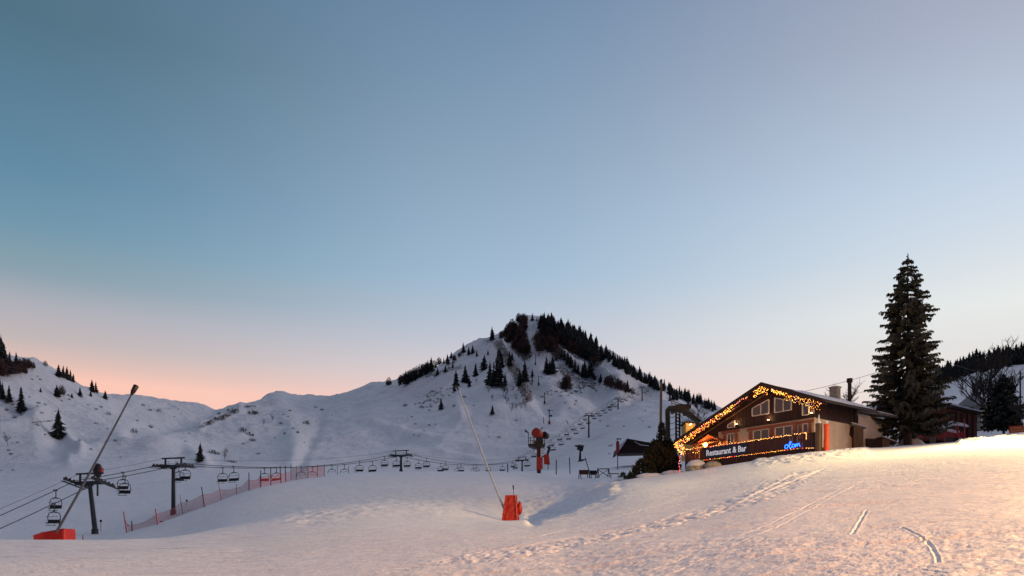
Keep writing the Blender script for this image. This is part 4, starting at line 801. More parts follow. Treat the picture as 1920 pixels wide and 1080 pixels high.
# walls
b = MB(); b.box((-4.9, .14, ZP / 2 - .6), (9.8, .28, ZP + 1.2)); b.build('front_wall', M['plaster'], H)
b = MB(); b.box((-.14, DB / 2 + .14, ZP / 2 - .6), (.28, DB - .28, ZP + 1.2)); b.build('side_wall', M['plaster'], H)
b = MB(); b.box((-6.4, DB - .14, 1.2), (12.2, .28, 4.4)); b.box((-12.6, 3, 1.0), (.25, 5.8, 4.0)); b.build('back_wall', M['plaster'], H)
def board_wall(pts, n, depth, dirx, mname, nm, par):   # vertical boards filling a polygonal strip; pts = function of distance -> (z0, z1)
    b = MB()
    for k in range(n):
        x0, x1, z0a, z0b, z1a, z1b, P = pts(k, n); pr = .012 * (k % 2)
        b.prism([P(x0, z0a, -pr), P(x1 - .012, z0b, -pr), P(x1 - .012, z1b, -pr), P(x0, z1a, -pr)], P(0, 0, depth) - P(0, 0, 0))
    return b.build(nm, M[mname], par)
FX0, FX1 = -13.0, .06
def gab(k, n):
    x0 = FX0 + (FX1 - FX0) * k / n; x1 = FX0 + (FX1 - FX0) * (k + 1) / n; zb0 = ZP if x0 > -9.95 else 2.75
    return x0, x1, zb0, zb0, max(zb0 + .05, roofz(x0) - .22), max(zb0 + .05, roofz(x1) - .22), (lambda x, z, y: Vector((x, -.05 + y, z)))
board_wall(gab, 66, .2, 0, 'wood_dark', 'gable_boards', H)
def sid(k, n):
    y0 = .16 + (DB + .1) * k / n; y1 = .16 + (DB + .1) * (k + 1) / n; return y0, y1, ZP - .05, ZP - .05, 5.12, 5.12, (lambda y, z, d: Vector((.06 + (-d), y, z)))
board_wall(sid, 30, .2, 0, 'wood_dark', 'side_boards', H)
b = MB(); b.box((.02, DB + .22, 2.6), (.34, .34, 5.0)); b.prism([(.2, DB + .0, 2.2), (.2, DB + .4, 3.2), (.2, DB - .5, 3.3), (.2, DB - .6, 2.6)], (-.2, 0, 0)); b.build('corner_post', M['wood_dark'], H)
b = MB(); b.bar((-9.95, -.10, ZP + .03), (.1, -.10, ZP + .03), .16, .10); b.build('base_beam', M['wood_dark'], H)
# roof: two slopes with boards, fascia, purlins, snow
YF, YBk = -1.25, DB + 1.2
def slope(x0, x1, th, off, nm, mt, y0=YF, y1=YBk):
    b = MB(); z0, z1 = roofz(x0) + off, roofz(x1) + off
    b.prism([(x0, y0, z0), (x1, y0, z1), (x1, y0, z1 - th), (x0, y0, z0 - th)], (0, y1 - y0, 0)); return b.build(nm, M[mt], H)
slope(EL[0], AP[0], .16, 0, 'roof_slope', 'wood_dark'); slope(AP[0], ER[0], .16, 0, 'roof_slope', 'wood_dark')
b = MB()
g = random.Random(3)
for (x0, x1, ya) in ((EL[0] + .3, AP[0] - .5, .4), (AP[0] + 2.6, ER[0] - .1, YF + .5)):
    n = 20; m = 6; vs = []
    for i in range(n + 1):
        for j in range(m + 1):
            x = x0 + (x1 - x0) * i / n; y = ya + (YBk - ya) * j / m; edge = 0 if i in (0, n) or j in (0, m) else 1
            vs.append((x + g.uniform(-.05, .05), y + (g.uniform(-.12, .12) if j == 0 else 0), roofz(x) + .012 + edge * g.uniform(.12, .22) + (0 if edge else .02)))
    b.add(vs, [(i*(m+1)+j, (i+1)*(m+1)+j, (i+1)*(m+1)+j+1, i*(m+1)+j+1) for i in range(n) for j in range(m)], 0, True)
b.build('roof_snow', M['snowcap'], H)
b = MB()
for (x0, x1) in ((EL[0], AP[0] - .02), (AP[0] + .02, ER[0])):
    b.prism([(x0, YF - .05, roofz(x0) + .06), (x1, YF - .05, roofz(x1) + .06), (x1, YF - .05, roofz(x1) - .30), (x0, YF - .05, roofz(x0) - .30)], (0, .05, 0))
b.build('bargeboard', M['wood_dark'], H)
b = MB()
for x in (EL[0] + .5, -11.6, -9.7, -7.9, -6.1, -2.4, -.4, 1.0): b.box((x, (YF + 0) / 2 + .1, roofz(x) - .32), (.16, 1.25, .2))
b.box((AP[0], -.5, AP[1] - .36), (.2, 1.3, .26)); b.build('purlins', M['wood_rail'], H)
b = MB()
for x0, x1 in ((-13.2, -4.5),): b.bar((x0, -.16, roofz(x0) - .62), (x1, -.16, roofz(x1) - .62), .05, .12)
for x0, x1 in ((-9.2, -6.9),): b.bar((x0, -.7, roofz(x0) - .42), (x1, -.7, roofz(x1) - .42), .05, .10)
b.build('verge_trim', M['wood_old'], H)
b = MB(); b.tube([(ER[0] + .07, YF, ER[1] - .16), (ER[0] + .07, YBk, ER[1] - .18)], .08, 8); b.build('gutter', M['blackpipe'], H)
# windows
def window(nm, corners, w, mull=(), frame=.085, parent=H, plane=fs):
    P = [plane(px, py, w) for px, py in corners]; L0 = P[0]; n = len(P)
    # left and right jambs vertical, as built
    o = MB(); cx = sum((p for p in P), Vector()) / n
    off = Vector((0, -.03, 0)) if plane is fs else Vector((.03, 0, 0))
    for i in range(n): o.bar(P[i] + off, P[(i + 1) % n] + off, frame, .07)
    for t in mull:
        top = P[0].lerp(P[1], t); bot = P[3].lerp(P[2], t) if n == 4 else P[-1].lerp(P[-2], t); o.bar(top + off, bot + off, frame * .8, .06)
    f = o.build('window', M['frame_white'], parent)
    q = MB(); q.prism([p + off * .1 for p in P], -off * .5); q.build('pane', M['glass'], f); return f
def rect(pl, pr, pt, pb, w=0, plane=fs):   # left col, right col, top/bottom row measured at the left jamb
    a = plane(pl, pt, w); c = plane(pl, pb, w); d = plane(pr, pt, w); return [a, Vector((d.x, d.y, a.z)), Vector((d.x, d.y, c.z)), c]
def wrect(pl, pr, pt, pb, w, mull=(), frame=.085, plane=fs, parent=H):
    P = rect(pl, pr, pt, pb, w, plane); o = MB(); off = Vector((0, -.03, 0)) if plane is fs else Vector((.03, 0, 0))
    for i in range(4): o.bar(P[i] + off, P[(i + 1) % 4] + off, frame, .07)
    for t in mull: o.bar(P[0].lerp(P[1], t) + off, P[3].lerp(P[2], t) + off, frame * .8, .06)
    f = o.build('window', M['frame_white'], parent); q = MB(); q.prism([p + off * .2 for p in P], -off * .6); q.build('pane', M['glass'], f); return P
WF = -.07
# tall trapezoid window follows the left roof slope
tl, tr2, br2, bl = fs(1411, 766, WF), fs(1442, 749, WF), fs(1442, 776.5, WF), fs(1411, 780.5, WF); br2.z = bl.z
o = MB(); off = Vector((0, -.03, 0)); Pq = [tl, tr2, br2, bl]
for i in range(4): o.bar(Pq[i] + off, Pq[(i+1) % 4] + off, .10, .07)
o.bar(tl.lerp(tr2, .52) + off, bl.lerp(br2, .52) + off, .08, .06); f = o.build('window', M['frame_white'], H); q = MB(); q.prism([p + off * .2 for p in Pq], -off * .6); q.build('pane', M['glass'], f)
tl, tr2, br2, bl = fs(1453, 746, WF), fs(1484, 752, WF), fs(1484, 769, WF), fs(1453, 773.5, WF); bl.z = br2.z = (bl.z + br2.z) / 2; Pq = [tl, tr2, br2, bl]; o = MB()
for i in range(4): o.bar(Pq[i] + off, Pq[(i+1) % 4] + off, .10, .07)
o.bar(tl.lerp(tr2, .52) + off, bl.lerp(br2, .52) + off, .08, .06); f = o.build('window', M['frame_white'], H); q = MB(); q.prism([p + off * .2 for p in Pq], -off * .6); q.build('pane', M['glass'], f)
wrect(1505, 1517, 757.5, 779, WF); Pq = [fs(1365, 797, WF), fs(1378, 788.5, WF), fs(1378, 800.5, WF), fs(1365, 802.5, WF)]; Pq[2].z = Pq[3].z; o = MB()
for i in range(4): o.bar(Pq[i] + off, Pq[(i+1) % 4] + off, .07, .07)
f = o.build('window', M['frame_white'], H); q = MB(); q.prism([p + off * .2 for p in Pq], -off * .6); q.build('pane', M['glass'], f)
def trimmed(pl, pr, pt, pb, mull, bt, bs, full=True):
    P = wrect(pl, pr, pt, pb, -.02, mull); b = MB(); z1 = P[0].z; z0 = P[3].z; x0, x1 = P[0].x, P[1].x
    b.box(((x0 + x1) / 2, -.06, z1 + bt / 2 + .05), (x1 - x0 + bs * 2 + .5, .12, bt)); b.box((x0 - bs / 2 - .05, -.05, (z0 + z1) / 2), (bs, .1, z1 - z0)); b.box((x1 + bs / 2 + .05, -.05, (z0 + z1) / 2), (bs, .1, z1 - z0))
    b.build('brick_surround', M['brick'], H, bevel=.02)
trimmed(1413, 1442, 808.5, 828, (.5,), .24, .38); trimmed(1454, 1486, 802.5, 822, (.5,), .24, .32); trimmed(1505.5, 1515.5, 795.5, 814, (), .24, .30); trimmed(1364, 1377, 814, 834, (.5,), .30, .34)
# upward wall lamps with real light on the boards
for px, py, e_ in ((1441, 789, 9), (1522, 776, 16), (1381, 797, 12)):
    p = fs(px, py, -.22); b = MB(); b.tube([p + Vector((0, 0, -.07)), p + Vector((0, 0, .05))], [.07, .11], 10); lm = b.build('wall_lamp', M['blackpipe'], H)
    b = MB(); b.blob(p + Vector((0, -.02, .07)), (.10, .08, .05), 0, 8, 5, 0); b.build('lamp_glass', M['lamp_glass'], lm)
    ld = bpy.data.lights.new('lamp_light', 'POINT'); ld.energy = e_; ld.color = (1, .62, .28); ld.shadow_soft_size = .05; lo = bpy.data.objects.new('lamp_light', ld); COL.objects.link(lo); lo.parent = lm; lo.location = p + Vector((0, -.06, .26))
# entrance at the left: boarded porch, small gabled canopy, orange lamp
b = MB(); b.box((-11.4, .9, 1.4), (3.2, .15, 3.6)); b.box((-9.95, .45, 1.7), (.12, .9, 3.2)); b.build('porch_boards', M['wood_red'], H)
cp = MB(); c0 = fs(1328, 815, -1.0); cl = fs(1308, 829, -1.0); cr = fs(1346, 823, -1.0); cr.z = min(cr.z, c0.z - .35)
for a_, b_ in ((c0, cl), (c0, cr)): cp.prism([a_, b_, b_ + Vector((0, 0, -.14)), a_ + Vector((0, 0, -.14))], (0, 1.6, 0))
cn = cp.build('entrance_canopy', M['wood_red'], H)
b = MB(); b.bar(c0 + Vector((-1.9, -.03, -.75)), c0 + Vector((1.2, -.03, -.75)), .12); b.bar((c0.x - 1.7, -.9, .9), (c0.x - 1.7, -.9, c0.z - .6), .14); b.bar((c0.x + 1.5, -.9, .9), (c0.x + 1.5, -.9, c0.z - .6), .14); b.build('porch_post', M['wood_rail'], H)
p = fs(1323, 834, -1.1); b = MB(); b.blob(p, (.17, .17, .19), 0, 12, 8, 0); pl_ = b.build('porch_lamp', M['orange_lamp'], H)
ld = bpy.data.lights.new('porch_light', 'POINT'); ld.energy = 420; ld.color = (1, .34, .07); ld.shadow_soft_size = .12; lo = bpy.data.objects.new('porch_light', ld); COL.objects.link(lo); lo.parent = pl_; lo.location = p + Vector((0, -.28, .05))
# annex, chimney, flue
b = MB(); b.box((-3.2, DB + 2.9, 2.9), (5.8, 5.0, 3.6)); b.build('annex_wall', M['whitewall'], H)
b = MB(); b.box((-3.2, DB + 2.9, .4), (5.9, 5.1, 1.6)); b.build('annex_base', M['stone'], H)
b = MB(); b.prism([(-7.0, DB + .55, 6.25), (.9, DB + .55, 4.75), (.9, DB + .55, 4.6), (-7.0, DB + .55, 6.1)], (0, 5.6, 0)); b.build('annex_roof', M['roofmetal'], H)
b = MB(); b.prism([(-3.9, DB + .6, 5.77), (.95, DB + .6, 4.86), (.95, DB + .6, 4.765), (-3.9, DB + .6, 5.685)], (0, 5.2, 0)); b.build('annex_roof_snow', M['snowcap'], H, bevel=.04)
b = MB(); p = fs(1565.5, 744, DB); p2_ = fs(1565.5, 727, DB); b.box((p.x, DB, (p.z + p2_.z) / 2 - .5), (.72, .6, p2_.z - p.z + 1.0)); b.box((p.x, DB, p2_.z + .02), (.86, .74, .1)); b.build('chimney', M['stone'], H)
b = MB(); p = fs(1593, 748, DB + 2.0); p2_ = fs(1593, 715, DB + 2.0); b.tube([(p.x, DB + 2, p.z - 2.0), (p.x, DB + 2, p2_.z)], .17, 10); b.tube([(p.x, DB + 2, p2_.z - .1), (p.x, DB + 2, p2_.z + .25)], .26, 10); b.build('flue_pipe', M['blackpipe'], H)
# ------------------------------------------------------------------ terrace
T = tag(empty('terrace', (CX, CYY, ZB), RZ), 'raised red brown board terrace with banner along the front of the restaurant', 'terrace')
W0 = -2.0; TX0, TX1 = -12.0, 1.35; ZR = 1.94; ZF = .85
b = MB(); b.box(((TX0 + TX1) / 2, W0 / 2 - .02, ZF - .06), (TX1 - TX0, -W0 - .04, .12)); b.build('deck', M['wood_rail'], T)
b = MB(); n = 44
for k in range(n):
    x = TX0 + (TX1 - TX0) * (k + .5) / n; b.box((x, W0 + .06, .1), ((TX1 - TX0) / n - .015, .04 , 1.45 + .02 * (k % 2)))
b.box((TX1 - .02, W0 / 2, .1), (.06, -W0 - .1, 1.4)); b.build('skirt', M['wood_dark'], T)
b = MB(); b.box(((TX0 + TX1) / 2, W0, ZR), (TX1 - TX0, .14, .07)); b.box(((TX0 + TX1) / 2, W0, ZF + .05), (TX1 - TX0, .10, .10)); b.build('handrail', M['wood_rail'], T)
b = MB(); g = random.Random(9); x = TX0 + .1
while x < TX1 - .05:
    gap = .035 if (-7 < x < -4.2 or x < -9.5) else .012
    wd = .13; b.box((x + wd / 2, W0, (ZR + ZF) / 2 + .02), (wd, .035, ZR - ZF - .1 + g.uniform(-.02, .0))); x += wd + (.10 if (TX0 + .6 < x < TX0 + 1.6 or -1.2 < x < .2) else gap)
b.build('rail_boards', M['wood_rail'], T)
for x in [TX0 + (TX1 - TX0) * k / 7 for k in range(8)]:
    b = MB(); b.box((x, W0 + .09, (ZR + ZF) / 2 - .35), (.13, .13, ZR - ZF + .75)); b.build('post', M['wood_rail'], T)
b = MB(); 
for k in range(10): b.box((TX0, W0 + .12 + k * .19, (ZR + ZF) / 2), (.035, .13, ZR - ZF - .1))
b.box((TX0, W0 / 2, ZR), (.1, 1.9, .07)); b.build('side_rail', M['wood_rail'], T)
b = MB(); b.box((TX1 - .45, W0 + .03, 1.35), (.95, .05, 1.25)); b.build('end_panel', M['wood_rail'], T, bevel=.02)
# sign "Restaurant & Bar" on the rail
A = fs(1324, 837, W0 - .1); Bq = fs(1400, 829, W0 - .1); zc = (ZR + ZF) / 2 - .02
sg = tag(empty('banner_sign', wl(Vector(((A.x + Bq.x) / 2, W0 - .1, zc))), RZ), 'long navy sign reading Restaurant & Bar fixed to the terrace rail', 'sign')
wdt = Bq.x - A.x + .25; b = MB(); b.box((0, 0, 0), (wdt, .05, .98)); b.build('board', M['navy'], sg)
def text(body, size, name, mt, par, loc, width=None, bold=.0, depth=.012):
    cu = bpy.data.curves.new(name, 'FONT'); cu.body = body; cu.size = size; cu.extrude = depth; cu.offset = bold; cu.align_x = 'CENTER'; cu.align_y = 'CENTER'; cu.resolution_u = 3
    to = bpy.data.objects.new(name, cu); COL.objects.link(to); dg = bpy.context.evaluated_depsgraph_get(); m = bpy.data.meshes.new_from_object(to.evaluated_get(dg)); bpy.data.objects.remove(to)
    m.materials.clear(); m.materials.append(mt); o = bpy.data.objects.new(name, m); COL.objects.link(o); o.parent = par; o.location = loc; o.rotation_euler = (R(90), 0, 0)
    if width: 
        xsz = max(v.co.x for v in m.vertices) - min(v.co.x for v in m.vertices); o.scale = (width / xsz, 1, 1)
    return o
text('Restaurant & Bar', .74, 'lettering', M['letter_glow'], sg, (0, -.035, 0), wdt * .93, .012)
# blue neon word, cursive
p0 = fs(1471, 838, W0 - .14); p1 = fs(1501, 838, W0 - .14); zt = fs(1486, 827.5, W0 - .14).z; zb = fs(1486, 839.5, W0 - .14).z
nn = tag(empty('neon_sign', wl(Vector(((p0.x + p1.x) / 2, W0 - .14, (zt + zb) / 2))), RZ), 'glowing blue handwritten neon word on the terrace rail', 'neon sign')
wN = p1.x - p0.x; hN = zt - zb
def cr_(pts, n=6):
    o = []
    for i in range(len(pts) - 1):
        P0, P1, P2, P3 = pts[max(i-1, 0)], pts[i], pts[i+1], pts[min(i+2, len(pts)-1)]
        for k in range(n):
            t = k / n; o.append(tuple(.5 * (2*P1[a] + (P2[a]-P0[a])*t + (2*P0[a]-5*P1[a]+4*P2[a]-P3[a])*t*t + (3*P1[a]-P0[a]-3*P2[a]+P3[a])*t**3) for a in (0, 1)))
    return o + [pts[-1]]
strokes = [[(.20, .42), (.14, .60), (.05, .50), (.01, .28), (.06, .06), (.15, .04), (.21, .22), (.21, .42), (.17, .58), (.10, .56)],
           [(.21, .40), (.30, .42), (.38, .66), (.42, .90), (.36, .98), (.31, .80), (.29, .45), (.32, .10), (.40, .04), (.48, .20)],
           [(.62, .50), (.54, .54), (.47, .36), (.49, .12), (.56, .08), (.63, .30), (.64, .50), (.64, .20), (.68, .08)],
           [(.68, .08), (.70, .50), (.71, .22), (.76, .52), (.80, .44), (.80, .14), (.81, .38), (.87, .56), (.92, .46), (.93, .18), (.99, .10)]]
b = MB()
for st in strokes: b.tube([Vector(((x - .5) * wN, 0, (y - .5) * hN * 1.05)) for x, y in cr_(st)], .032, 6)
b.build('lettering', M['neon'], nn); b = MB(); b.bar((-wN / 2, .06, -.05), (wN / 2, .06, -.05), .03); b.build('bracket', M['blackpipe'], nn)
# ------------------------------------------------------------------ strings of coloured lights
def bulbmesh(i):
    b = MB(); b.blob((0, 0, 0), (.045, .045, .06), 0, 6, 4, 0); return b.mesh('bulb', BUL[i])
BM = [bulbmesh(i) for i in range(6)]
def light_string(lab, pts, n, cols, drop=0, jit=.05, seed=1, mb=1.0, gaps=()):
    g = random.Random(seed); P = [Vector(p) for p in pts]; ln = [0]
    for a, c in zip(P[:-1], P[1:]): ln.append(ln[-1] + (c - a).length)
    def at_len(t):
        d = t * ln[-1]
        for i in range(len(P) - 1):
            if d <= ln[i+1] or i == len(P) - 2: return P[i].lerp(P[i+1], (d - ln[i]) / (ln[i+1] - ln[i] + 1e-9))
    e = tag(empty('string_lights', wl(P[0]), RZ), lab, 'string lights', 'coloured light strings on the restaurant'); b = MB()
    b.tube([at_len(k / 30) - P[0] + Vector((0, 0, g.uniform(-jit, jit) * .5)) for k in range(31)], .012, 4); b.build('wire', M['cable'], e)
    for k in range(n):
        t = (k + g.random() * .7) / n
        if any(a < t < c for a, c in gaps): continue
        p = at_len(t) - P[0] + Vector((g.uniform(-jit, jit), g.uniform(-jit, jit) - .02, g.uniform(-jit, jit) - (g.random() ** 1.3) * drop))
        o = inst(BM[cols[int(g.random() * len(cols))] if t is not None else 0], 'bulb', p, mb * .44 * g.uniform(.75, 1.3), 0, e)
    return e
YL_ = YF - .12
V = lambda x, dz=0, y=YL_: Vector((x, y, roofz(x) - .34 + dz))
warm = [0, 0, 0, 1, 1, 3, 3, 4]; redw = [0, 1, 2, 2, 4, 0]
light_string('light curtain on the lowest left part of the roof verge, thickest at the eave', [V(-13.9), V(-11.6)], 100, warm, .60, .06, 1, 1.0)
light_string('mixed amber and red lights midway up the long left roof verge', [V(-11.6), V(-9.2)], 84, [0, 0, 1, 2, 0, 3, 4], .5, .06, 2, 1.0)
light_string('amber lights along the upper half of the left roof verge', [V(-9.2), V(-7.0)], 90, warm, .44, .05, 3)
light_string('sparse pink and red lights high on the left roof verge', [V(-7.0), V(-5.6)], 18, [2, 4, 1, 4, 0], .18, .05, 4)
light_string('golden cluster of lights hanging at the roof apex', [V(-4.95, -.12), V(-4.25, -.02), V(-3.5, -.05)], 70, [0, 1, 3, 0], .55, .07, 5)
light_string('golden lights just right of the roof apex', [V(-3.2), V(-1.9)], 48, [0, 1, 3, 0], .22, .05, 6)
light_string('dense light curtain along the lower right roof verge', [V(-1.9), V(1.45)], 100, warm, .62, .06, 7, .9)
light_string('lights along the left half of the terrace handrail', [(TX0 + .4, W0 - .10, ZR + .06), (-4.9, W0 - .10, ZR + .06)], 66, [0, 1, 4, 3, 1, 2, 1], .07, .035, 8, .82)
light_string('lights along the right half of the terrace handrail', [(-4.9, W0 - .10, ZR + .06), (.3, W0 - .10, ZR + .08)], 62, [1, 1, 0, 3, 1], .06, .035, 9, .82, gaps=((.80, .84),))
light_string('short tail of lights drooping at the right handrail end', [(.35, W0 - .1, ZR + .1), (.62, W0 - .1, ZR + .05), (.62, W0 - .1, ZR - .45)], 12, [1, 1, 3], 0, .03, 10, .9)
light_string('red and yellow lights along the foot of the terrace, left part', [(-9.9, W0 - .06, ZF - .02), (-5.0, W0 - .06, ZF - .02)], 48, [2, 4, 3, 0, 2, 1, 5], .04, .03, 11, .78)
light_string('amber and red lights along the foot of the terrace, middle part', [(-5.0, W0 - .06, ZF - .02), (-.55, W0 - .06, ZF - .02)], 44, [0, 3, 1, 2, 0], .04, .03, 12, .78)
light_string('few red and green lights under the blue neon word', [(-.5, W0 - .06, ZF - .02), (.3, W0 - .06, ZF - .02)], 6, [2, 5, 2], .02, .03, 13, .9)
light_string('pale lights at the right foot of the terrace by the grey post', [(.55, W0 - .1, ZF - .08), (1.3, W0 - .1, ZF - .12)], 9, [1, 1], .02, .03, 14, .9)
light_string('swag of amber lights over the entrance', [(-13.0, -1.5, 2.55), (-12.3, -1.6, 2.2), (-11.4, -1.6, 2.1), (-10.9, -1.6, 2.15), (-9.7, -1.6, 2.45)], 100, warm, .60, .10, 15)
light_string('amber lights hanging at the far left corner of the terrace', [(-13.3, -1.6, 2.6), (-12.7, -1.9, 1.95), (-12.0, -2.1, 1.75)], 44, warm, .3, .08, 16)
light_string('red lights down the post at the left terrace corner', [(-12.6, -2.1, 1.55), (-12.6, -2.1, -.15), (-12.25, -2.1, -.2)], 20, [2, 2, 2, 1, 4], 0, .06, 17, 1.1)
light_string('pink lights high on the left bargeboard tip', [V(-13.95, .02, YF), V(-13.1, -.6, YF + .4)], 24, [3, 0, 4], .3, .06, 18)
# posts at the right end of the terrace
q = Vector((TX1 + .35, W0 - .1, 0)); gq = wl(q); e = tag(empty('stone_post', (gq.x, gq.y, gz(gq.x, gq.y)), RZ), 'grey weathered post beside the orange padded post at the terrace end', 'post')
b = MB(); b.prism([(-.20, -.2, -.4), (.20, -.2, -.4), (.20, .2, -.4), (-.20, .2, -.4)], (0, 0, 2.65)); b.build('shaft', M['wood_old'], e, bevel=.05)
b = MB(); b.blob((0, 0, 2.3), (.2, .2, .14), 0, 10, 6, .1); b.tube([(0, 0, 2.3), (.02, 0, 2.95)], [.1, .03], 6); b.build('cap', M['snowcap'], e)
q = Vector((TX1 + .92, W0 + .05, 0)); gq = wl(q); e = tag(empty('padded_post', (gq.x, gq.y, gz(gq.x, gq.y)), RZ), 'bright orange padded post at the right end of the terrace', 'post')
b = MB(); b.tube([(0, 0, -.3), (0, 0, .5), (.02, 0, 1.2), (0, 0, 2.05), (0, 0, 2.12)], [.19, .21, .18, .20, .16], 14); b.build('padding', M['orange'], e); b = MB(); b.tube([(0, 0, 2.1), (0, 0, 2.28)], .1, 8); b.blob((0, 0, 2.3), (.2, .2, .06)); b.build('cap', M['snowcap'], e)
# parasol base lump: orange folded table cloths on terrace
for px, py, lab in ((1458, 815, 'folded orange parasol standing behind the middle of the terrace rail'), (1511, 809, 'folded orange parasol at the right end of the terrace')):
    p = fs(px, py, -1.2); gq = wl(Vector((p.x, -1.2, ZF))); e = tag(empty('parasol', gq, RZ), lab, 'parasol'); b = MB(); b.tube([(0, 0, 0), (0, 0, 1.15)], .03, 8); b.build('pole', M['steel'], e)
    b = MB(); b.tube([(0, 0, .55), (0, 0, .75), (0, 0, 1.25), (0, 0, 1.42)], [.30, .55, .34, .04], 9, smooth=False); b.build('canopy', M['orange'], e)
# snow covered rock in front of the terrace corner
p = on(1305, 72.2); e = tag(empty('boulder', p), 'dark boulder under a thick rounded snow cap at the terrace corner', 'boulder')
b = MB(); b.blob((0, 0, .12), (.95, .8, .5), 0, 16, 8, .10); b.build('rock', M['stone'], e)
b = MB(); b.blob((.02, 0, .33), (.90, .8, .62), 0, 18, 6, .035, half=True); b.build('snow_cap', M['snowcap'], e)
for px, Y, w, lab in ((1337, 71, 1.1, 'low grey rock beside the capped boulder under the terrace'), (1296, 71.5, .45, 'small dark rock left of the capped boulder')):
    p = on(px, Y); b = MB(); b.blob((0, 0, .05), (w * .7, .5, .5 if w > 1 else .22), 0, 14, 7, .14); tag(b.build('rock', M['stone'], None, p), lab, 'rock')
# ------------------------------------------------------------------ dark evergreen bushes left of the restaurant
def bush(px, Y, w, h, seed, lab, n=1500, mt='needle_brown', lobes=None, sz=.16):
    g = random.Random(seed); p = on(px, Y); b = MB(); lobes = lobes or [(0, 0, 1, 1)]
    e = tag(empty('evergreen_bush', p), lab, 'bush')
    for k in range(9): a = g.random() * 6.28; l = g.choice(lobes); b.tube([(l[0] * w, 0, -.2), (l[0] * w + math.cos(a) * w * .25 * l[2], math.sin(a) * w * .25, h * .5 * l[3])], [.06, .02], 4)
    b.build('stems', M['bark'], e); b = MB()
    for _ in range(n):
        l = g.choices(lobes, [q[2] * q[3] for q in lobes])[0]; a = g.random() * 6.283; t = g.random(); prof = (1 - t) ** .42 * (.55 + .9 * min(t * 2.2, .5)); r = prof * w / 2 * l[2] * (.45 + .55 * g.random() ** .5) * (1 + .22 * math.sin(3 * a + seed + t * 6))
        c = Vector((l[0] * w + math.cos(a) * r, l[1] * w + math.sin(a) * r, t * h * l[3])); up = Vector((math.cos(a) * .5 + g.gauss(0, .3), math.sin(a) * .5 + g.gauss(0, .3), .75)).normalized() * sz * g.uniform(1, 2.6); sd = Vector((g.gauss(0, 1), g.gauss(0, 1), g.gauss(0, .5))).normalized() * sz * .7
        b.add([c - sd, c + sd, c + up], [(0, 1, 2)]); b.add([c - up * .3, c + sd * .8 + up * .2, c + up * .7 - sd], [(0, 1, 2)])
    b.build('foliage', M[mt], e); return e
bush(1238, 79, 3.7, 5.2, 1, 'tall dark evergreen mass directly left of the terrace', 4200, lobes=[(-.12, 0, .72, .66), (.06, .1, .34, 1.0), (.2, 0, .66, .68), (-.30, 0, .42, .50), (.10, -.1, .8, .5), (.33, .1, .3, .60)])
bush(1204, 77, 1.9, 1.75, 2, 'lower jagged evergreen at the foot of the tall dark bush', 1000, lobes=[(0, 0, .9, 1), (-.35, 0, .5, .6), (.4, 0, .7, .85)])
bush(1184, 75.5, 1.5, .45, 3, 'flat dark evergreen sprig at the edge of the slope', 260, sz=.1)
bush(1168, 84, .95, .95, 4, 'yellow green rounded shrub, left one of the pair by the barriers', 300, 'shrubgreen', sz=.09); bush(1183, 84, .9, .9, 5, 'yellow green shrub, right one of the pair near the dark bushes', 260, 'shrubgreen', sz=.09)
for px, Y, r, h, lab in [(1176, 80, 1.5, .45, 'low smooth snow heap before the yellow green shrubs'), (1215, 75.5, 1.3, .35, 'snow mound under the tall dark bush'), (1262, 76, 1.2, .3, 'snow mound between the dark bush and the terrace'), (1228, 75.5, .8, .28, 'small snow mound right under the dark bush')]:
    b = MB(); b.blob((0, 0, -.1), (r, r * .8, h + .1), 0, 20, 7, .04, half=True); tag(b.build('snow_mound', M['snowcap'], None, on(px, Y)), lab, 'snow mound')
# barriers on the snow
def barrier(kind, px, Y, w, h, lab, rz=0):
    p = on(px, Y); e = tag(empty('barrier', p, rz), lab, 'barrier'); x = w / 2
    for s in (-1, 1):
        b = MB(); b.bar((s * x - .16 * s * 0 - .12, 0, -.05), (s * x, 0, h), .09); b.bar((s * x + .18, 0, -.05), (s * x, 0, h), .09); b.build('leg', M['blackpipe'], e)
    b = MB(); b.bar((-x, 0, h - .06), (x, 0, h - .06), .11, .09); b.build('top_bar', M['blackpipe'], e)
    if kind == 'x':
        b = MB(); b.bar((-x, 0, .12), (x, 0, h - .12), .07); b.bar((-x, .06, h - .12), (x, .06, .12), .07); b.build('cross_brace', M['blackpipe'], e)
    else:
        b = MB(); b.box((0, -.04, h * .68), (w * .94, .05, h * .5)); b.build('board', M['wood_dark'], e)
barrier('b', 1095, 97, 1.05, 1.02, 'dark boarded trestle barrier, leftmost of the row'); barrier('b', 1112, 98, .75, 1.0, 'narrow dark trestle board in the middle of the row')
barrier('x', 1131, 98, 1.35, 1.12, 'black X braced barrier at the right of the row')
p = on(1152, 92); e = tag(empty('garden_bench', p), 'pale pink low table partly hidden by the snow heap', 'table'); b = MB(); b.box((0, 0, .62), (1.0, .6, .05)); b.build('tabletop', M['wood_red'], e)
for s in (-1, 1): b = MB(); b.bar((s * .4, -.2, 0), (s * .4, -.2, .6), .06); b.build('leg', M['wood_red'], e)
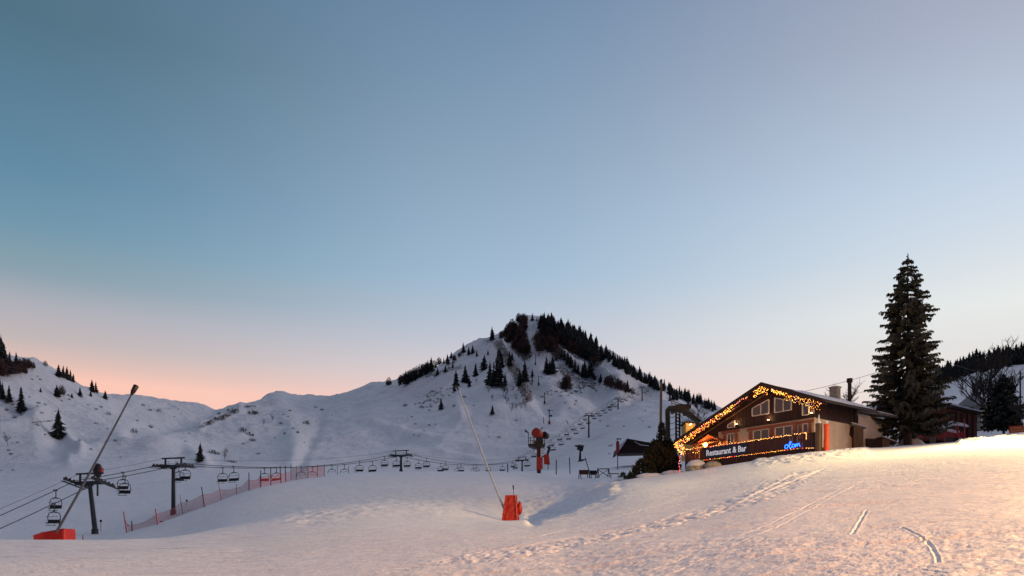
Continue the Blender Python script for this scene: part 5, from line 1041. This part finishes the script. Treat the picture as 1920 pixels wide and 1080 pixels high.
# hut with snowy roof
YH = 128; ph = on(1195, YH); gbl = lambda px, py, dy=0: at(px, py, YH) - Vector((ph.x, ph.y, ph.z)) + Vector((0, dy, 0))
e = tag(empty('wooden_hut', ph), 'dark wooden hut with wide snow dusted roof beyond the dark bush', 'hut')
b = MB(); b.prism([gbl(1163, 850), gbl(1163, 838), gbl(1178, 824), gbl(1212, 830), gbl(1255, 838), gbl(1255, 847)], (0, 4, 0)); b.build('wall', M['wood_dark'], e)
b = MB(); b.prism([gbl(1155, 853, -.6), gbl(1160, 850, -.6), gbl(1176, 825.5, -.6), gbl(1174, 823.5, -.6), gbl(1157, 841, -.6), ], (0, 4.8, 0)); b.prism([gbl(1174, 823, -.62), gbl(1176, 826, -.62), gbl(1197, 834, -.62), gbl(1262, 842, -.62), gbl(1262, 839, -.62)], (0, 5.2, 0)); rf = b.build('roof', M['wood_dark'], e)
b = MB()
P5 = [gbl(1189, 828.5, -.66), gbl(1199, 834.8, -.75), gbl(1262, 841.5, -.75), gbl(1262, 836.5, 1.2), gbl(1180, 822.2, 1.0)]; up = Vector((0, 0, -.10))
b.prism(P5, up); b.build('snow', M['snowcap'], rf)
b = MB(); b.prism([gbl(1156, 852, -.7), gbl(1175, 824, -.7), gbl(1177, 821.0, -.7), gbl(1157, 838, -.7)], (0, .06, 0)); b.build('gable_snow', M['snowcap'], rf)
p = on(1158, 124); e = tag(empty('lamp_post', p), 'thin post with small flat lamp left of the dark hut', 'lamp post'); b = MB(); b.tube([(0, 0, -.3), (0, 0, (HY - 824) / F * 124 - p.z)], .07, 6); b.build('post', M['wood_old'], e); b = MB(); b.box((.2, 0, (HY - 823) / F * 124 - p.z), (.75, .3, .12)); b.build('lamp_head', M['darkmetal'], e)
b = MB(); b.box((0, -.1, (HY - 838) / F * 124 - p.z), (.5, .2, 1.7)); b.build('notice_board', M['redflag'], e)
# tall wooden pole
p = on(1237, 86); h = (HY - 712) / F * 86 - p.z; e = tag(empty('wooden_pole', p), 'tall bare wooden pole rising behind the dark bush', 'pole'); b = MB(); b.tube([(-.02, 0, -.4), (.10, 0, h * .5), (.17, 0, h)], [.17, .15, .125], 10); b.build('shaft', M['wood_old'], e)
b = MB(); b.tube([(.14, 0, h * .97), (.17, 0, h + .03)], .14, 10); b.build('cap', M['blackpipe'], e)
# ------------------------------------------------------------------ lift station structure behind the restaurant roof
YS = 100; ps = on(1270, YS); e = tag(empty('lift_station', ps), 'rusty steel lift return station with sloping boom and lattice legs behind the roof', 'lift station')
Q = lambda px, py, dy=0: at(px, py, YS) - ps + Vector((0, dy, 0))
b = MB(); b.prism([Q(1251, 764), Q(1254, 761), Q(1270, 759.5), Q(1285, 764), Q(1313, 787), Q(1313, 792), Q(1281, 771), Q(1266, 768), Q(1252, 767.5)], (0, 1.3, 0)); b.build('boom', M['lattice'], e)
b = MB()
for (x0, y0, x1, y1) in ((1259, 752, 1284, 760), (1284, 760, 1316, 785), (1259, 756, 1284, 764), (1284, 765, 1314, 789)): b.bar(Q(x0, y0, -.1), Q(x1, y1, -.1), .07)
for k in range(9): t = k / 8; b.bar(Q(1284 + 30 * t, 760 + 24 * t, -.1), Q(1284 + 30 * t, 769 + 23 * t, -.1), .06)
for x, y in ((1259, 752), (1266, 754), (1272, 756), (1278, 758)): b.bar(Q(x, y, -.1), Q(x, y + 8, -.1), .06)
b.build('walkway_rail', M['wood_old'], e)
for x in (1250.5, 1255):
    b = MB(); b.tube([Q(x, 768, .4), Q(x + 1.5, 860, .4)], .16, 8); b.build('leg', M['lattice'], e)
b = MB(); 
for x in (1269.5, 1276): b.bar(Q(x, 770, .6), Q(x, 866, .6), .22)
for k in range(14): y = 774 + k * 6.4; b.bar(Q(1269.5, y, .6), Q(1276, y + 3.2, .6), .12)
b.build('lattice_column', M['lattice'], e)
b = MB()
for k in range(7): y = 778 + k * 11; b.tube([Q(1256, y, .5), Q(1259, y + 4, .5), Q(1265, y + 3, .5), Q(1269, y - 1, .5)], .04, 4)
b.build('cable_loops', M['cable'], e)
b = MB(); b.tube([Q(1263, 771, -.2), Q(1263, 771, .8)], .26, 14); b.tube([Q(1250, 773, -.2), Q(1250, 773, .3)], .16, 12); b.build('sheave', M['darkmetal'], e)
b = MB(); b.box(Q(1283, 761, .8), (1.8, 1.4, .5)); b.build('motor_housing', M['blackpipe'], e, bevel=.05)
b = MB(); b.box(Q(1289, 772.5, .8), (.75, .5, .62)); b.build('pale_panel', M['wood_old'], e)
pk = on(1294, 98); e = tag(empty('yellow_cabin', pk), 'small ochre plastered cabin glowing above the low left roof edge', 'cabin'); Q2 = lambda px, py, dy=0: at(px, py, 98) - pk + Vector((0, dy, 0))  # cabin stands in for a lit yellow panel behind the roof
b = MB(); b.prism([Q2(1286, 860), Q2(1286, 793.5), Q2(1303, 794), Q2(1303, 860)], (0, 2.5, 0)); b.build('wall', M['yellowwall'], e)
b = MB(); b.box((Q2(1294.5, 792, 1.2)), (1.5, 2.9, .12)); b.build('roof', M['wood_dark'], e)
ld = bpy.data.lights.new('added_cabin_light', 'POINT'); ld.energy = 60; ld.color = (1, .7, .35); ld.shadow_soft_size = .1; lo = bpy.data.objects.new('added_cabin_light', ld); COL.objects.link(lo); lo.parent = e; lo.location = Q2(1293, 797, -1.0)  # point light added to make the yellow wall glow
b = MB(); b.bar(Q2(1293, 797, 0), Q2(1293, 797, -.9), .04); b.blob(Q2(1293, 797, -.85), (.06, .06, .06)); b.build('lamp', M['lamp_glass'], e)  # bracket and globe made up to carry the added light
# trees behind the restaurant
def big_bare(px, Y, top, seed, lab, spread=.8, r0=.16, mt='twig', depth=4, n=4, base=None, **k):
    p = on(px, Y); h = (HY - top) / F * Y - p.z; b = MB(); branch_tree(b, random.Random(seed), h * .78, spread, depth, r0, n, 4, 0, **k)
    zmax = max(v[2] for v in b.v); s = h / zmax; b.v = [(v[0] * s, v[1] * s, v[2] * s) for v in b.v]
    return tag(b.build('bare_tree', M[mt], None, p), lab, 'tree')
big_bare(1561, 95, 711, 5, 'fan shaped bare tree behind the chimney of the restaurant', .8, .15, start=.5)
big_bare(1310, 150, 748, 6, 'bare spreading tree between the station boom and the left roof slope', .9, .16)
big_bare(1303, 106, 795, 12, 'low bare bush like tree beneath the lift station boom', .9, .08)
# ------------------------------------------------------------------ right side: wood stacks, barn, stone house, trees, fence, banner
def boxy(px0, px1, py0, py1, Y, d, nm, mt, lab, cat, parts=None):
    p = on((px0 + px1) / 2, Y); e = tag(empty(nm, p), lab, cat); return e, (lambda px, py, dy=0: at(px, py, Y + dy) - p)
e, Q = boxy(1599, 1625, 790, 836, 69, 2, 'lean_to_shed', None, 'wooden lean-to shed with snowy roof against the right end of the restaurant', 'shed')
b = MB(); b.prism([Q(1601, 842), Q(1601, 798), Q(1619, 803), Q(1619, 842)], (0, 2, 0)); b.build('wall', M['wood_old'], e)
b = MB(); b.prism([Q(1597, 793, -.3), Q(1624, 800.5, -.3), Q(1624, 803.5, -.3), Q(1597, 796.5, -.3)], (0, 2.6, 0)); b.build('roof', M['roofmetal'], e)
b = MB(); b.prism([Q(1597, 791.5, -.28), Q(1624, 799, -.28), Q(1624, 800.3, -.28), Q(1597, 792.8, -.28)], (0, 2.5, 0)); b.build('roof_snow', M['snowcap'], e)
b = MB(); b.tube([Q(1607.5, 797, .2), Q(1607.5, 779, .2)], .085, 8); b.build('stove_pipe', M['blackpipe'], e)
e, Q = boxy(1625, 1670, 820, 845, 71, 2, 'wood_store', None, 'low wood store with planks half hidden under the big spruce', 'shed')
b = MB(); b.prism([Q(1626, 845), Q(1626, 822), Q(1655, 824), Q(1655, 845)], (0, 1.6, 0)); b.build('back_wall', M['wood_dark'], e)
b = MB(); b.prism([Q(1654, 818, -.2), Q(1683, 829, -.2), Q(1683, 831, -.2), Q(1654, 820.5, -.2)], (0, 1.5, 0)); b.build('roof', M['wood_old'], e)
b = MB(); b.prism([Q(1655, 846), Q(1655, 823), Q(1669, 827), Q(1669, 846)], (0, 1.2, 0)); b.build('plank_front', M['wood_old'], e)
b = MB(); b.prism([Q(1655, 816.8, -.18), Q(1682, 827.5, -.18), Q(1682, 828.6, -.18), Q(1655, 817.9, -.18)], (0, 1.4, 0)); b.build('roof_snow', M['snowcap'], e)
b = MB(); g = random.Random(4)
for k in range(26): a = Q(g.uniform(1670, 1690), g.uniform(835, 843), g.uniform(0, 1.2)); b.bar(a, a + Vector((g.uniform(-.8, .8), g.uniform(-.4, .4), g.uniform(-.1, .45))), .05)
b.build('branch_pile', M['bark'], e)
p = on(1722, 74.5); b = MB()
b.add([(-.95, 0, -.1), (-.62, -.05, 1.02), (.1, -.25, .70), (.95, -.3, .02), (-.8, .9, -.1), (-.5, .7, .9), (.15, .6, .55), (.9, .6, 0)], [(0, 1, 2, 3), (1, 5, 6, 2), (2, 6, 7, 3), (0, 4, 5, 1)], 0, True); so = b.build('snow_heap', M['snowcap'], None, p); sbs = so.modifiers.new('s', 'SUBSURF'); sbs.levels = sbs.render_levels = 2; tag(so, 'pointed pale snow heap right beside the big spruce trunk', 'snow heap')
p = on(1749, 80); e = tag(empty('stone_pillar', p), 'short thick grey stump post right of the snow heap', 'post'); b = MB(); b.tube([(0, 0, -.3), (0, 0, .25), (.02, 0, 1.0)], [.26, .25, .25], 12); b.build('shaft', M['wood_old'], e); b = MB(); b.tube([(.02, 0, 1.0), (.02, 0, 1.05)], [.24, .15], 12); b.build('snow', M['snowcap'], e)
# red barn
e, Q = boxy(1725, 1832, 745, 825, 92, 6, 'barn', None, 'reddish brown timber barn with thin snow on its long roof', 'barn')
b = MB(); b.prism([Q(1725, 826), Q(1725, 745), Q(1832, 772), Q(1832, 812), Q(1832, 826)], (0, 5, 0)); b.build('wall', M['wood_red'], e)
b = MB(); b.prism([Q(1700, 740, -.8), Q(1843, 773.5, -.8), Q(1843, 776.5, -.8), Q(1700, 745, -.8)], (0, 7, 0)); b.build('roof', M['wood_dark'], e)
b = MB(); b.prism([Q(1700, 735, -.75), Q(1838, 769.5, -.75), Q(1840, 772.2, -.75), Q(1700, 739, -.75)], (0, 6.8, 0)); b.build('roof_snow', M['snowcap'], e)
b = MB(); 
for k in range(5): b.bar(Q(1782 + k * 10.5, 772 + k * 1.2, -.05), Q(1782 + k * 10.5, 822, -.05), .14)
b.build('wall_post', M['wood_dark'], e)
# small snowy roofed shed and bench before the barn
e, Q = boxy(1780, 1818, 788, 825, 84, 2, 'small_shed', None, 'small dark shed with thick snow slab roof before the barn', 'shed')
b = MB(); b.prism([Q(1788, 832), Q(1788, 797), Q(1811, 801), Q(1811, 832)], (0, 1.6, 0)); b.build('wall', M['wood_dark'], e)
b = MB(); b.prism([Q(1782, 794, -.3), Q(1785, 789, -.3), Q(1812, 795, -.3), Q(1818, 799.5, -.3), Q(1782, 796, -.3)], (0, 2.2, 0)); b.build('roof_snow', M['snowcap'], e, bevel=.03)
# crossed red poles and red nets
e, Q = boxy(1730, 1815, 800, 830, 80, 0, 'net_fence', None, 'crimson safety net fence with crossed poles beside the barn', 'fence')
for a in ((1790, 797, 1803, 832), (1795, 797, 1800, 830), (1808, 785, 1809, 828), (1802, 812, 1811, 828), (1771, 811, 1771, 828)):
    b = MB(); b.tube([Q(a[0], a[1]), Q(a[2], a[3])], .05, 6); b.build('pole', M['redflag'], e)
b = MB()
for (x0, t0, b0, x1, t1, b1) in ((1722, 812, 821, 1772, 812, 822), (1772, 806, 819, 1801, 811, 821), (1801, 811, 831, 1810, 806, 828)):
    b.add([Q(x0, t0, .02), Q(x1, t1, .02), Q(x1, b1, .02), Q(x0, b0, .02)], [(0, 1, 2, 3)])
b.build('net', M['net_dense'], e)
b = MB(); b.prism([Q(1774, 803, .06), Q(1800, 808, .06), Q(1800, 811, .06), Q(1774, 806.5, .06)], (0, .5, 0)); b.build('snow_ledge', M['snowcap'], e, bevel=.03)
# stone house
YV = 118; e, Q = boxy(1782, 1852, 735, 800, YV, 8, 'stone_house', None, 'old grey stone village house with steep slate roof and one chimney', 'house')
pts = dict(a=Q(1776, 776), r1=Q(1826, 733), c=Q(1840, 757))
b = MB(); b.prism([Q(1806, 806), Q(1806, 760), Q(1839, 757.5), Q(1839, 806)], (0, 6, 0)); b.prism([Q(1839, 806, .02), Q(1839, 757.5, .02), Q(1853, 762, 3), Q(1853, 806, 3)], (0, 3, 0)); b.build('wall', M['stone'], e)
b = MB(); A1, B1, C1, D1 = Q(1779, 773, -.4), Q(1841, 757, -.4), Q(1834, 733, 3), Q(1822, 737, 3); G1 = Q(1858, 763, 3); E1 = Q(1779, 773, 7)
b.add([A1, B1, C1, D1], [(0, 1, 2, 3)]); b.add([B1, G1, C1], [(0, 1, 2)]); b.add([A1, D1, E1], [(0, 1, 2)]); b.add([D1, C1, G1, E1], [(0, 1, 2, 3)]); b.build('roof', M['roofmetal'], e)
b = MB(); b.add([B1 + Vector((.1, -.06, .08)), G1 + Vector((0, -.05, .05)), C1 + Vector((.1, -.05, .05))], [(0, 1, 2)]); b.build('roof_snow', M['snowcap'], e)
b = MB(); b.box(Q(1828.5, 730, 2.5), (.62, .6, 1.5)); b.box(Q(1828.5, 725.3, 2.5), (.76, .74, .16)); b.build('chimney', M['stone'], e)
b = MB(); b.prism([Q(1844, 790, .9), Q(1844, 772, .9), Q(1852, 774, 2.6), Q(1852, 790, 2.6)], (0, .05, 0)); b.build('door', M['brick'], e)
b = MB(); b.box(Q(1822, 770, -.02), (.7, .05, .9)); b.build('window', M['glass'], e)
# bare trees on the right
big_bare(1861, 112, 633, 21, 'big bare tree rising above the stone house roof', .66, .20, 'twig', 4, 5, start=.35)
big_bare(1921, 80, 735, 22, 'bare tree cut by the right photo edge', .9, .16, 'twig', 4, 4)
for px, Y, top, lab in ((1899, 125, 705, 'plain wooden utility pole, left of two on the right slope'), (1913, 118, 697, 'plain wooden utility pole nearest the right photo edge')):
    p = on(px, Y); e = tag(empty('utility_pole', p), lab, 'pole'); h = (HY - top) / F * Y - p.z; b = MB(); b.tube([(0, 0, -.3), (0, 0, h)], [.13, .10], 8); b.build('shaft', M['bark'], e); b = MB(); b.box((0, 0, h - .3), (.7, .08, .08)); b.build('crossbar', M['bark'], e)
# overhead wires
def wire(a, c, sag, r, lab):
    b = MB(); b.tube([a.lerp(c, k / 16) - Vector((0, 0, 4 * sag * (k / 16) * (1 - k / 16))) for k in range(17)], r, 4); tag(b.build('overhead_wire', M['cable']), lab, 'wire')
wire(at(1507, 734, 74), at(1660, 693, 74.5), .12, .022, 'thin wire rising from the restaurant roof to the spruce')
wire(at(1745, 666, 90), at(1900, 705.5, 125), .6, .024, 'thin wire running from behind the spruce towards the utility poles')
wire(at(1540, 748, 76), at(1650, 726, 80), .15, .018, 'lower thin wire behind the chimney and flue')
wire(at(1745, 710, 100), at(1899, 712, 125), .9, .02, 'slack dark wire crossing the blue slope above the stone house')
# banner at right edge
p = on(1915, 82.5); e = tag(empty('piste_banner', p), 'bright orange banner with pale print at the right photo edge', 'banner'); Q = lambda px, py, dy=0: at(px, py, 82.5) - p + Vector((0, dy, 0))
b = MB(); b.prism([Q(1893, 812.5), Q(1893.5, 799.5), Q(1945, 796), Q(1945, 808)], (0, .03, 0)); b.build('cloth', M['banner'], e)
b = MB(); g = random.Random(2)
for row, (y0, hh) in enumerate(((802.0, 2.6), (807.0, 2.6))):
    x = 1895.5
    while x < 1942:
        w = g.uniform(1.0, 1.9)
        if g.random() > .14: b.prism([Q(x, y0 + hh - (x - 1893) * .06, -.015), Q(x, y0 - (x - 1893) * .06, -.015), Q(x + w, y0 - (x - 1893) * .06, -.015), Q(x + w, y0 + hh - (x - 1893) * .06, -.015)], (0, .01, 0))
        x += w + .6
b.build('print', M['bannertext'], e)
for x in (1893, 1919, 1945): b = MB(); b.tube([Q(x, 822, .05), Q(x, 798, .05)], .035, 6); b.build('pole', M['redflag'], e)
# ------------------------------------------------------------------ floodlight masts just outside the photo
for (p, a, *_), lab in zip(FLOODS, ('floodlight mast at the right side of the piste beside the bright snow', 'floodlight mast behind the photographer lighting the near piste')):
    x, y = p[0] + .5, p[1] + .2; z = gz(x, y); e = tag(empty('floodlight_mast', (x, y, z)), lab, 'floodlight'); d = Vector(p) - Vector((x, y, z)); v = (Vector(a) - Vector(p)).normalized()
    b = MB(); b.tube([(0, 0, -.5), (0, 0, d.z + .4)], [.14, .09], 10); b.bar((0, 0, d.z + .1), d - v * .45, .08); b.build('mast', M['steel'], e)
    b = MB(); q_ = v.to_track_quat('Z', 'Y').to_matrix(); b.box(d - v * .42, (.55, .45, .22), q_); hd = b.build('lamp_head', M['darkmetal'], e)
    b = MB(); b.box(d - v * .302, (.46, .36, .01), q_); b.build('lens', M['flood_glass'], hd)
# ------------------------------------------------------------------ beyond the 300 largest conifers: one merged forest
cons = [o for o in bpy.data.objects if o.type == 'MESH' and o.name.split('.')[0] == 'conifer' and o.parent is None]
cons.sort(key=lambda o: -o.scale.z / o.location.y)
rest = cons[298:]
if rest:
    b = MB()
    for o in rest:
        mw = Matrix.Translation(o.location) @ Matrix.Rotation(o.rotation_euler.z, 4, 'Z') @ Matrix.Diagonal((*o.scale, 1)); k = len(b.v)
        b.v += [tuple(mw @ v.co) for v in o.data.vertices]
        for p_ in o.data.polygons: b.f.append([k + i for i in p_.vertices]); b.m.append(p_.material_index); b.sm.append(False)
    for o in rest: bpy.data.objects.remove(o)
    tag(b.build('conifer_forest', [M['needle_far'], M['bark']]), 'smallest far conifers filling the forest belts on the ridges', 'forest', None, 'stuff')
